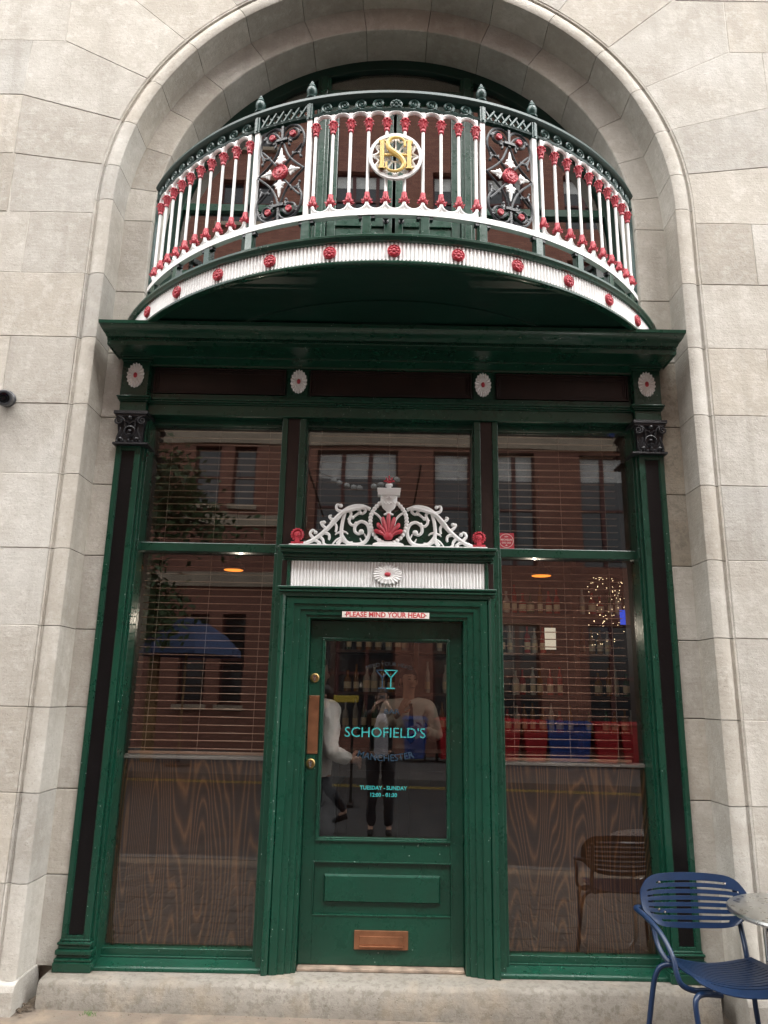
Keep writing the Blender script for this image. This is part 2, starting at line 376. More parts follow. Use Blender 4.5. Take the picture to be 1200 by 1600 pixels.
def text_mesh(s, size, arc=None, align='CENTER', bold=0.0, wide=1.0, space=1.0):
    """flat lettering in the xz plane centred on x = 0, baseline z = 0 (arc: radius, letters climb at both ends)"""
    mb = MB()
    def one(t, al):
        c = bpy.data.curves.new('lettering', 'FONT'); c.body = t; c.size = size; c.align_x = al; c.offset = bold; c.space_character = space; c.resolution_u = 3
        o = bpy.data.objects.new('lettering', c); COL.objects.link(o)
        me = bpy.data.meshes.new_from_object(o.evaluated_get(bpy.context.evaluated_depsgraph_get()))
        v = [(p.co.x * wide, 0, p.co.y) for p in me.vertices]; f = [tuple(q.vertices) for q in me.polygons]
        bpy.data.objects.remove(o); bpy.data.meshes.remove(me); bpy.data.curves.remove(c); return v, f
    if arc is None:
        v, f = one(s, align); mb.add(v, f)
    else:
        full = one(s, 'LEFT')[0]; wtot = max(p[0] for p in full); x = 0
        for i, ch in enumerate(s):
            if ch != ' ':
                v, f = one(ch, 'CENTER')
                pre = one(s[:i + 1], 'LEFT')[0]; cw = max(p[0] for p in v) - min(p[0] for p in v)
                xc = max(p[0] for p in pre) - cw / 2 - wtot / 2; a = xc / arc
                mb.add([(arc * sin(a) + p[0] * cos(a) - p[2] * sin(a), 0, arc - arc * cos(a) + p[0] * sin(a) + p[2] * cos(a)) for p in v], f)
    return mb
def lettering(name, mb, at, m, parent, thick=.0):
    return MB().add([(p[0] + at[0], at[1], p[2] + at[2]) for p in mb.v], mb.f).build(name, m, parent)

def spiral(cx, cz, r0, r1, a0, turns, n=22, y=0):
    return [(cx + (r0 + (r1 - r0) * i / n) * cos(a0 + turns * 2 * pi * i / n), y, cz + (r0 + (r1 - r0) * i / n) * sin(a0 + turns * 2 * pi * i / n)) for i in range(n + 1)]
def bez(p0, p1, p2, p3, n=12):
    return [tuple(((1 - t) ** 3) * a + 3 * t * (1 - t) ** 2 * b + 3 * t * t * (1 - t) * c + t ** 3 * d for a, b, c, d in zip(p0, p1, p2, p3)) for t in [i / n for i in range(n + 1)]]
def cat(pts, n=6):
    out = []; P = [pts[0]] + list(pts) + [pts[-1]]
    for i in range(1, len(P) - 2):
        a, b, c, d = map(Vector, (P[i - 1], P[i], P[i + 1], P[i + 2]))
        for k in range(n):
            t = k / n; out.append(tuple(.5 * ((2 * b) + (c - a) * t + (2 * a - 5 * b + 4 * c - d) * t * t + (3 * b - a - 3 * c + d) * t ** 3)))
    out.append(tuple(pts[-1])); return out
def taper(n, a, b, e=1.0): return [a + (b - a) * (i / (n - 1)) ** e for i in range(n)]

# ================================================================== THE SETTING
def gz(x): return -1.63 - .011 * x
def sheet(name, m, x0, x1, y0, y1, dz=0.0, nx=24):
    rows = [[(x0 + (x1 - x0) * i / nx, y, gz(x0 + (x1 - x0) * i / nx) + dz) for i in range(nx + 1)] for y in (y0, y1)]
    return structure(MB().grid(rows).build(name, m))
sheet('ground', 'asphalt', -150, 150, -200, 60, -.16)
sheet('pavement', 'pavement', -40, 40, -3.2, .6, 0)
sheet('road', 'asphalt', -40, 40, -11.2, -3.35, -.11)
sheet('pavement', 'far_pavement', -40, 40, -17.2, -11.36, 0)
for nm, ya, yb in (('kerb', -3.35, -3.2), ('kerb', -11.36, -11.2)):
    mb = MB()
    for i in range(80):
        x0 = -40 + i; x1 = x0 + .99
        o = len(mb.v); mb.box(x0, x1, ya, yb, -.16, .004); mb.v[o:] = [(p[0], p[1], p[2] + gz(p[0])) for p in mb.v[o:]]
    structure(mb.build(nm, 'far_pavement'))
for y0 in (-10.75, -10.95):
    o = sheet('road_line', 'yellow_line', -40, 40, y0, y0 + .08, -.105)
mb = MB()                                                # small square setts laid in the pavement in front of the shop
for i in range(34):
    for j in range(15):
        x = -3.4 + i * .205 + (j % 2) * .1; y = -2.95 + j * .155; h = random.uniform(.004, .010)
        z = gz(x + .1); a, b = .097, .072
        mb.add([(x, y, z), (x + 2 * a, y, z), (x + 2 * a, y + 2 * b, z), (x, y + 2 * b, z),
                (x + .012, y + .012, z + h), (x + 2 * a - .012, y + .012, z + h), (x + 2 * a - .012, y + 2 * b - .012, z + h), (x + .012, y + 2 * b - .012, z + h)],
               [(0, 1, 5, 4), (1, 2, 6, 5), (2, 3, 7, 6), (3, 0, 4, 7), (4, 5, 6, 7)])
o = stuff(mb.build('paving_setts', 'setts')); tag(o, 'grey stone setts laid in the pavement before the shop', 'paving')

# ================================================================== STONE BUILDING
ACZ, RW, R1, R2 = 3.2, 2.01, 1.885, 1.69            # arch centre height; wall edge, first and second order radii
YW, YS, YB = -.2, 0.02, .42
bld = thing('stone_building', 'pale limestone building front with a moulded round arch round the shopfront', 'building')
ZC = [-1.46, -1.0, -.545, -.09, .365, .82, 1.28, 1.735, 2.19, 2.645, 3.10, 3.555, 4.035, 4.5, 4.955, 5.41, 5.865]
AJ = [8.0, 18.5, 29.4, 41.2, 54.6, 68.2, 82.2]      # joints of the voussoirs, degrees above the springing
XJ = {0: 2.9, 1: 3.4, 2: 2.75, 3: 3.3, 4: 2.8, 5: 3.35, 6: 2.7, 7: 2.40, 8: 2.72, 9: 2.40}
def arcpts(r, a0, a1, n=5): return [(r * cos(R_(a0 + (a1 - a0) * i / n)), ACZ + r * sin(R_(a0 + (a1 - a0) * i / n))) for i in range(n + 1)]
XOUT = 4.6
for sd_ in (-1, 1):
    def blk(poly): return stone_block([(sd_ * x, z) for x, z in poly], YW, -.05, bld)
    for k in range(10):                                # straight courses beside the opening
        xs = [RW, XJ[k] + (.03 if sd_ < 0 else -.02), XJ[k] + 1.0 + .2 * (k % 2), XOUT]
        if k == 4 and sd_ < 0: xs = [RW, 3.1, XOUT]
        for i in range(len(xs) - 1):
            if xs[i + 1] > xs[i] + .05: blk(rect(xs[i], xs[i + 1], ZC[k], ZC[k + 1]))
    # voussoirs with stepped outer ends
    x8, x18, x29, x41 = 2.60, 2.61, 2.365, 2.0
    blk([(RW, 3.10)] + arcpts(RW, 0, 8) + [(x8, 3.555), (x8 - .03, 3.10)])
    blk(arcpts(RW, 8, 18.5) + [(x18, 4.035), (x18, 3.555)] if False else arcpts(RW, 8, 18.5) + [(x18, 4.035), (x8, 3.555)])
    blk(arcpts(RW, 18.5, 29.4) + [(x29, 4.5), (2.6, 4.5), (x18, 4.035)])
    blk(arcpts(RW, 29.4, 41.2) + [(x41, 4.955), (2.37, 4.955), (x29, 4.5)])
    blk(arcpts(RW, 41.2, 54.6) + [(1.57, 5.41), (2.02, 5.41), (x41, 4.955)])
    blk(arcpts(RW, 54.6, 68.2) + [(1.05, 5.865), (1.57, 5.865), (1.57, 5.41)])
    blk(arcpts(RW, 68.2, 82.2) + [(.36, 5.865), (1.05, 5.865)])
    for z0, z1, xa in ((3.10, 3.555, 2.585), (3.555, 4.035, 2.605), (4.035, 4.5, 2.6), (4.5, 4.955, 2.37), (4.955, 5.41, 2.02), (5.41, 5.865, 1.57)):
        for xb, xc in ((xa, 3.55), (3.55, XOUT)): blk(rect(xb, xc, z0, z1))
    for k in range(5):
        for i in range(4): blk(rect(i * 1.15, (i + 1) * 1.15, 5.865 + k * .455, 5.865 + (k + 1) * .455))
    # plinth with a weathered top edge
    mb = MB(); x0, x1 = sd_ * 1.875, sd_ * XOUT; z0 = -1.80
    prof = [(-.245, z0), (-.245, -1.50), (-.232, -1.47), (-.19, -1.452), (.06, -1.452), (.06, z0)]
    mb.grid([[(x, y, z) for y, z in prof] for x in (x0, x1)], closed_u=True, cap=True)
    mb.build('plinth_stone', 'stone', bld, bevel=.006)
    MB().box(sd_ * 1.745, sd_ * 1.92, .10, .40, -1.80, -1.463).build('plinth_stone', 'stone', bld)
stone_block(arcpts(RW, 82.2, 97.8) + [(-.36, 5.865), (.36, 5.865)], YW, -.05, bld)
# recessed mortar bed behind the ashlar
mb = MB()
path = [(RW - .008, -1.46)] + [(RW - .008, 3.2)] + [((RW - .008) * cos(R_(a)), ACZ + (RW - .008) * sin(R_(a))) for a in range(6, 175, 6)] + [(-RW - .012, 3.2), (-RW - .012, -1.46)]
outer = [(XOUT, z) if x > 1.6 else ((-XOUT, z) if x < -1.6 else (x * 2.2, 8.1)) for x, z in path]
outer = [(max(-XOUT, min(XOUT, x)), z) for x, z in outer]
mb.grid([[(x, YW + .0036, z) for x, z in path], [(x, YW + .0036, z) for x, z in outer]])
mb.build('mortar_bed', 'mortar', bld)
# deep wall core so the building is solid when seen from the side
mb = MB()
for s_ in (-1, 1): mb.box(s_ * 2.06, s_ * XOUT, -.02, .6, -1.7, 8.1)
mb.prism([(2.06, 3.2)] + [(2.06 * cos(R_(a)), ACZ + 2.06 * sin(R_(a))) for a in range(10, 180, 10)] + [(-2.06, 3.2), (-2.06, 8.1), (2.06, 8.1)], -.02, .6)
mb.build('wall_core', 'mortar', bld)

# moulded arch orders: swept stones
roll = [(RW - .001, -.197), (RW - .011, -.197), (RW - .012, -.184), (RW - .024, -.183), (1.976, -.196), (1.958, -.206), (1.935, -.211), (1.912, -.211), (1.893, -.207), (R1, -.203), (R1, -.04), (R1, .06), (RW - .001, .06)]
ring2 = [(R1 + .03, YS), (R2 + .006, YS), (R2, YS + .006), (R2, YB), (R1 + .03, YB)]
def arch_stone(prof, a0, a1, name):
    g = math.degrees(.0022 / 1.9); n = 8; rows = []
    for i in range(n + 1):
        a = R_(a0 + g + (a1 - a0 - 2 * g) * i / n); rows.append([(r * cos(a), y, ACZ + r * sin(a)) for r, y in prof])
    return MB().grid(rows, closed_u=True, cap=True).build(name, 'stone', bld, smooth=R_(24))
AJ1 = [0, 8, 18.5, 29.4, 41.2, 54.6, 68.2, 82.2]; AJ1 = AJ1 + [180 - a for a in AJ1[::-1]]
for i in range(len(AJ1) - 1):
    arch_stone(roll, AJ1[i], AJ1[i + 1], 'arch_moulding_stone')
    j = 0
    arch_stone(ring2, AJ1[i] - (j if i else 0), AJ1[i + 1] - (j if i + 1 < len(AJ1) - 1 else 0), 'arch_inner_stone')
ZJ = ZC[:11]
jamb2 = [(R1 + .03, YS), (1.742, YS), (1.742, YB), (R1 + .03, YB)]
for s_ in (-1, 1):
    for k in range(10):
        z0 = ZJ[k] + .0022; z1 = (ZJ[k + 1] if k < 9 else 3.2) - .0022
        MB().grid([[(s_ * r, y, z) for r, y in roll] for z in (z0, z1)], closed_u=True, cap=True).build('jamb_moulding_stone', 'stone', bld, smooth=R_(24))
        for pr, za, zb in ((jamb2, z0, min(z1, 2.26)), (ring2, max(z0, 2.2622), z1)):
            if zb > za + .02: MB().grid([[(s_ * r, y, z) for r, y in pr] for z in (za, zb)], closed_u=True, cap=True).build('jamb_inner_stone', 'stained_stone' if s_ > 0 and k in (5, 6, 7) else 'stone', bld, bevel=.004)

# ------------------------------------------------------------------ stone step
st = MB()
rows = []
nx = 60
for i in range(nx + 1):
    x = -1.80 + 3.585 * i / nx; w = .006 * sin(x * 9) + .004 * sin(x * 23) + .012 * math.exp(-(x / .45) ** 2)
    rows.append([(x, -.140, gz(x) - .05), (x, -.138, -1.60), (x, -.132 - .2 * w, -1.502 - w * .3), (x, -.118, -1.482 - w * .4), (x, -.085, -1.4765 - w * .2), (x, .0, -1.4755), (x, .30, -1.4755), (x, .30, -1.75)])
st.grid(rows, closed_u=True, cap=True)
o = st.build('doorstep', 'step_stone', None, smooth=R_(50)); tag(o, 'worn blotchy stone step running under the whole green shopfront', 'step')
mb = MB()
for i in range(46):                                       # litter and dead leaves blown into the corner
    x = -1.85 + random.gauss(0, .03); y = -.16 + random.gauss(0, .035); z = gz(x) + .004 + random.random() * .01; a = random.random() * 6; r = random.uniform(.004, .013)
    mb.add([(x + r * cos(a + q), y + r * sin(a + q) * .7, z + random.uniform(0, .008)) for q in (0, 1.6, 3.1, 4.7)], [(0, 1, 2, 3)])
for i in range(170):
    x = random.uniform(-2.4, 2.2); y = -.150 - abs(random.gauss(0, .05)); z = gz(x) + .001; a = random.random() * 6; r = random.uniform(.0015, .006)
    mb.add([(x + r * cos(a + q), y + r * sin(a + q) * .8, z + random.uniform(0, .004)) for q in (0, 1.6, 3.1, 4.7)], [(0, 1, 2, 3)])
o = stuff(mb.build('leaf_litter', 'litter')); tag(o, 'brown leaf litter and grit along the foot of the step', 'litter')
mb = MB()
for i in range(26):
    x = -1.50 + random.gauss(0, .022); y = -.185 + random.gauss(0, .010); a = random.random() * 6.28; L = random.uniform(.012, .028)
    mb.add([(x, y, gz(x)), (x + .003, y, gz(x)), (x + L * .6 * cos(a), y + L * .6 * sin(a), gz(x) + L)], [(0, 1, 2)])
o = stuff(mb.build('weed', 'weed')); tag(o, 'tiny green weed growing on the pavement before the step', 'plant')

# ================================================================== SHOPFRONT
shop = thing('shopfront', 'dark green timber shopfront with corner pilasters, heavy cornice and central door', 'shopfront', (0, 0, -1.475))
SH = Vector((0, 0, 1.475))
def sp(mb, name, m, parent=None, **k):      # a part of the shopfront, given in world coordinates
    if parent is None or parent is shop: mb.v = [tuple(Vector(p) + SH) for p in mb.v]; return mb.build(name, m, shop, **k)
    mb.v = [tuple(Vector(p) + SH) for p in mb.v]; return mb.build(name, m, parent, **k)

def oval_rosette(cx, y, cz, rx, rz, parent, petals=18):
    mb = MB(); n = petals * 2; rows = []
    for t, h in ((1.0, .002), (.98, .010), (.55, .013), (.22, .010)):
        row = []
        for k in range(n):
            a = 2 * pi * k / n + pi / 2; out = k % 2 == 0
            rr = t * (1.0 if out or t < .9 else .90); hh = h + (.006 if out else -.001) * (t if t > .3 else 0)
            row.append((cx + rx * rr * cos(a), y - hh, cz + rz * rr * sin(a)))
        rows.append(row)
    mb.grid(rows, closed_u=True, cap=True)
    o = sp(mb, 'rosette', 'white_paint', parent)
    sp(MB().ball((cx, y - .011, cz), rx * .22, .010, rz * .22, 12, 6), 'rosette_centre', 'red_paint', o, smooth=3.1)
    return o

for s in (-1, 1):
    def X(a): return s * a
    mb = MB()
    mb.box(X(1.599), X(1.755), .014, .24, -1.325, 1.538)
    mb.box(X(1.597), X(1.632), 0, .02, -1.322, 1.536); mb.box(X(1.727), X(1.757), 0, .02, -1.322, 1.536)
    mb.box(X(1.632), X(1.727), 0.001, .02, 1.505, 1.535); mb.box(X(1.632), X(1.727), .001, .02, -1.321, -1.300)
    mb.box(X(1.632), X(1.638), .006, .02, -1.300, 1.505); mb.box(X(1.721), X(1.727), .006, .02, -1.300, 1.505)
    mb.box(X(1.569), X(1.5985), .045, .20, -1.44, 1.77)             # stepped inner return towards the window
    mb.box(X(1.58), X(1.5988), .022, .05, -1.44, 1.77)
    pil = sp(mb, 'pilaster', 'green_paint', bevel=.0025)
    sp(MB().box(X(1.638), X(1.721), .0105, .018, -1.2995, 1.5045), 'pilaster_panel', 'black_paint', pil)
    # moulded base
    mb = MB()
    for z0, z1, e in ((-1.4748, -1.425, .030), (-1.425, -1.408, .026), (-1.408, -1.392, .014), (-1.392, -1.366, .024), (-1.366, -1.345, .010), (-1.345, -1.330, .018), (-1.330, -1.318, .006)):
        mb.box(X(1.597 - e), X(1.757 + e * .7), -e - .002, .10, z0, z1)
    sp(mb, 'pilaster_base', 'green_paint', pil, bevel=.006)
    # cast black capital: abacus, bell, corner volutes, leaves and a small shield
    cx = 1.673; mb = MB()
    mb.box(X(1.560), X(1.777), -.052, .12, 1.737, 1.757); mb.box(X(1.572), X(1.768), -.042, .12, 1.722, 1.737)
    mb.box(X(1.545), X(1.770), -.040, .12, 1.534, 1.546)
    rows = [[(X(cx - w), -d, z), (X(cx + w), -d, z), (X(cx + w), .12, z), (X(cx - w), .12, z)] for z, w, d in ((1.546, .083, .008), (1.62, .080, .006), (1.69, .088, .014), (1.724, .094, .026))]
    mb.grid(rows, closed_u=True, cap=True)
    for q in (-1, 1):
        mb.tube(spiral(X(cx) + q * .077, 1.694, .028, .004, pi / 2 if q < 0 else pi / 2, q * 1.7, 20, -.036), taper(21, .0075, .0045), 6)
        mb.tube(bez((X(cx) + q * .03, -.02, 1.64), (X(cx) + q * .028, -.03, 1.70), (X(cx) + q * .05, -.035, 1.724), (X(cx) + q * .078, -.036, 1.722), 8), .007, 6)
        mb.tube(bez((X(cx) + q * .078, -.01, 1.55), (X(cx) + q * .075, -.03, 1.60), (X(cx) + q * .05, -.035, 1.62), (X(cx) + q * .058, -.034, 1.645), 8), taper(9, .011, .005), 6)
        mb.tube(bez((X(cx) + q * .035, -.012, 1.55), (X(cx) + q * .04, -.034, 1.575), (X(cx) + q * .05, -.036, 1.58), (X(cx) + q * .062, -.03, 1.572), 6), .007, 5)
        mb.ball((X(cx) + q * .028, -.022, 1.668), .010, .012, .008, 8, 5)
    for k in range(7): mb.ball((X(cx) - .075 + .025 * k, -.020, 1.556 + (k % 2) * .006), .011, .014, .012, 8, 5)
    mb.tube([(X(cx) + .036 * sin(2 * pi * i / 16), -.024, 1.625 - .034 * cos(2 * pi * i / 16)) for i in range(17)], .005, 5)
    mb.ball((X(cx), -.020, 1.628), .015, .012, .011, 8, 5); mb.ball((X(cx), -.034, 1.712), .017, .016, .016, 8, 5)
    mb.ball((X(cx), -.024, 1.603), .017, .010, .007, 8, 5)
    for q in (-1, 1): mb.tube(bez((X(cx), -.028, 1.672), (X(cx) + q * .015, -.034, 1.69), (X(cx) + q * .03, -.034, 1.695), (X(cx) + q * .036, -.03, 1.682), 6), .0055, 5)
    sp(mb, 'capital', 'iron_black', pil, smooth=SM)
    # entablature block over the pilaster
    mb = MB()
    mb.box(X(1.590), X(1.762), -.004, .22, 1.7575, 1.838)
    for z0, z1, e in ((1.838, 1.848, .012), (1.848, 1.860, .022), (1.860, 1.872, .030)): mb.box(X(1.590 - e), X(1.762 + e * .6), -.004 - e, .22, z0, z1)
    mb.box(X(1.592), X(1.770), -.006, .22, 1.872, 2.12)
    for z0, z1, e in ((2.118, 2.130, .010), (2.130, 2.146, .026), (2.146, 2.160, .044)): mb.box(X(1.592 - e), X(1.770 + e * .4), -.006 - e, .22, z0, z1)
    sp(mb, 'entablature_block', 'green_paint', bevel=.004)
    oval_rosette(X(1.677), -.006, 2.018, .058, .090, shop)

# frieze with three sunk dark panels, architrave, cornice
mb = MB().box(-1.595, 1.595, .062, .22, 1.86, 2.14)
for s in (-1, 1):
    mb.box(s * .545, s * .69, .050, .07, 1.882, 2.115)
mb.box(-1.59, 1.59, .046, .07, 2.104, 2.138); mb.box(-1.59, 1.59, .046, .07, 1.874, 1.918)
for z0, z1, y in ((1.836, 1.846, .020), (1.846, 1.858, .008), (1.858, 1.874, -.002)): mb.box(-1.588, 1.588, y, .2, z0, z1)
mb.box(-1.588, 1.588, .030, .2, 1.762, 1.836)
sp(mb, 'frieze', 'green_paint', bevel=.003)
for x0, x1 in ((-1.572, -.698), (-.535, .535), (.698, 1.572)):
    mb = MB(); z0, z1 = 1.921, 2.102
    for e, y in ((0, .040), (.012, .046), (.022, .052)):
        e2 = e + .010
        mb.box(x0 + e, x1 - e, y, .064, z1 - e2, z1 - e); mb.box(x0 + e, x1 - e, y, .064, z0 + e, z0 + e2)
        mb.box(x0 + e, x0 + e2, y, .064, z0 + e2, z1 - e2); mb.box(x1 - e2, x1 - e, y, .064, z0 + e2, z1 - e2)
    mb.box(x0 + .03, x1 - .03, .058, .066, z0 + .03, z1 - .03)
    sp(mb, 'frieze_panel', 'brown_panel', bevel=.002)
for x in (-.611, .611): oval_rosette(x, .050, 2.018, .056, .088, shop)

def mitred(prof, name, m, xe, ke=.16, **k):
    """moulding run along x with short returns at both ends; prof = (out, z)"""
    rows = []
    for sx, back in ((-1, 1), (-1, 0), (1, 0), (1, 1)):
        rows.append([(sx * (xe + ke * o), .2 if back else -o, z) for o, z in prof])
    return sp(MB().grid(rows), name, m, **k)
corn = mitred([(-.05, 2.104), (-.03, 2.106), (-.028, 2.118), (-.012, 2.124), (.012, 2.136), (.03, 2.140), (.032, 2.148), (.19, 2.150), (.192, 2.142), (.204, 2.142), (.206, 2.168), (.21, 2.170),
        (.212, 2.186), (.225, 2.188), (.235, 2.196), (.265, 2.203), (.295, 2.213), (.312, 2.224), (.316, 2.228), (.326, 2.228), (.330, 2.247), (-.2, 2.252)], 'cornice', 'green_paint', 1.775, smooth=R_(30))
mb = MB()
for i in range(238): mb.box(-1.80 + i * .0151, -1.80 + i * .0151 + .0095, -.2235, -.208, 2.1715, 2.1845)
o = sp(mb, 'cornice_beading', 'green_paint', corn); stuff(o)
sp(MB().box(-1.80, 1.80, -.06, .10, 2.249, 2.335), 'blocking_course', 'green_paint', bevel=.004)

# mullions beside the fanlight, transoms, sills, jambs
for s in (-1, 1):
    X = lambda a: s * a
    mb = MB().box(X(.548), X(.590), .052, .2, .89, 1.768).box(X(.667), X(.704), .052, .2, .89, 1.768).box(X(.588), X(.669), .066, .19, .89, 1.768)
    mb.box(X(.540), X(.549), .10, .2, .89, 1.768); mb.box(X(.703), X(.712), .10, .2, .89, 1.768)
    mu = sp(mb, 'mullion', 'green_paint', bevel=.003)
    sp(MB().box(X(.592), X(.665), .058, .070, .90, 1.764), 'mullion_panel', 'brown_panel', mu)
    # jamb between door case and lower window
    mb = MB().box(X(.640), X(.690), .03, .2, -1.470, .905).box(X(.690), X(.716), .085, .2, -1.470, .868)
    sp(mb, 'door_jamb', 'green_paint', bevel=.003)
    # transom bar with little end blocks and screws
    mb = MB().box(X(.690), X(1.588), .098, .175, .872, .929).box(X(.684), X(.712), .088, .16, .866, .935).box(X(1.566), X(1.592), .040, .16, .866, .935)
    tb = sp(mb, 'transom_bar', 'green_paint', bevel=.004)
    for xx in (.698, 1.577):
        for zz in (.882, .919): sp(MB().ball((X(xx), .088 if xx < 1 else .040, zz), .004, .003, .004, 8, 4), 'screw', 'dark_green_paint', tb)
    # lower window bead and weathered sill
    mb = MB().box(X(.70), X(1.585), .118, .20, -1.437, -1.392).box(X(.70), X(1.585), .105, .13, -1.437, -1.428)
    sp(mb, 'window_bead', 'green_paint', bevel=.004)
    mb = MB(); prof = [(.21, -1.4746), (.21, -1.437), (.10, -1.437), (.020, -1.4525), (.008, -1.458), (.006, -1.4746)]
    mb.grid([[(x, y, z) for y, z in prof] for x in (X(.655), X(1.592))], closed_u=True, cap=True)
    sp(mb, 'window_sill', 'green_paint', bevel=.003)
    # side windows: frame and two panes
    mb = MB().box(X(.712), X(1.572), .11, .185, 1.722, 1.767)
    sp(mb, 'window_head', 'green_paint', bevel=.003)
    for z0, z1 in ((.925, 1.726), (-1.395, .876)):
        sp(MB().box(X(.708), X(1.574), .160, .164, z0, z1), 'window_pane', 'glass')
sp(MB().box(-.545, .545, .11, .185, 1.725, 1.767), 'window_head', 'green_paint', bevel=.003)
sp(MB().box(-.545, .545, .13, .2, .89, .935), 'window_bead', 'green_paint', bevel=.003)
sp(MB().box(-.543, .543, .160, .164, .930, 1.727), 'window_pane', 'glass')

# door case
prof = [(.0, .17), (.0, .040), (.004, .034), (.022, .034), (.026, .024), (.040, .020), (.058, .020), (.061, .010), (.075, .006), (.096, .006), (.100, -.004), (.118, -.008), (.140, -.008), (.144, .000), (.150, -.010), (.164, -.018), (.181, -.018), (.185, -.010), (.185, .17)]
rows = []
for sx, top in ((-1, 0), (-1, 1), (1, 1), (1, 0)):
    rows.append([(sx * (.468 + d), y, (.458 + d * .86) if top else -1.474) for d, y in prof])
case = sp(MB().grid(rows), 'door_case', 'green_paint', smooth=R_(25))
sp(MB().box(-.4665, .4665, .06, .17, .459, .50), 'door_head', 'green_paint', case)
mb = MB()
for z0, z1, e, y in ((.598, .612, .0, -.022), (.612, .626, .008, -.036), (.626, .632, .003, -.030), (.632, .646, .012, -.044)): mb.box(-.652 - e, .652 + e, y, .12, z0, z1)
mb.box(-.657, .657, .012, .12, .646, .815)
mb.box(-.618, -.598, -.016, .02, .647, .813); mb.box(.598, .618, -.016, .02, .647, .813)
mb.box(-.618, .618, -.014, .02, .806, .822)
for z0, z1, e, y in ((.815, .826, .000, -.034), (.826, .842, .006, -.050), (.842, .848, .003, -.054), (.848, .872, .014, -.080), (.872, .889, .022, -.098)): mb.box(-.640 - e, .640 + e, y, .13, z0, z1)
over = sp(mb, 'overdoor', 'green_paint', bevel=.003)
for s in (-1, 1): sp(MB().box(s * .622, s * .652, .006, .014, .650, .810), 'overdoor_strip', 'brown_panel', over)
mb = MB(); n = 61 * 8; row = []
for i in range(n + 1):
    x = -.597 + 1.194 * i / n; ph = (i % 8) / 8; row.append((x, -.002 - .009 * sin(pi * ph)))
mb.grid([[(x, y, .649) for x, y in row], [(x, y, .807) for x, y in row]])
mb.grid([[(x, y, .807) for x, y in row], [(x, .015, .807) for x, y in row]])
sp(mb, 'fluted_panel', 'white_paint', over)
mb = MB(); rows = []; n = 44
for t, h in ((1.0, .012), (.97, .018), (.5, .022), (.2, .016)):
    rows.append([(.093 * t * (1 if k % 2 == 0 or t < .9 else .88) * cos(2 * pi * k / n), -.002 - h - (.005 * t if k % 2 == 0 else 0), .729 + .064 * t * (1 if k % 2 == 0 or t < .9 else .88) * sin(2 * pi * k / n)) for k in range(n)])
mb.grid(rows, closed_u=True, cap=True); sp(mb, 'rosette', 'white_paint', over)
sp(MB().ball((0, -.022, .729), .020, .010, .013, 12, 6), 'rosette_centre', 'red_paint', over, smooth=3.1)

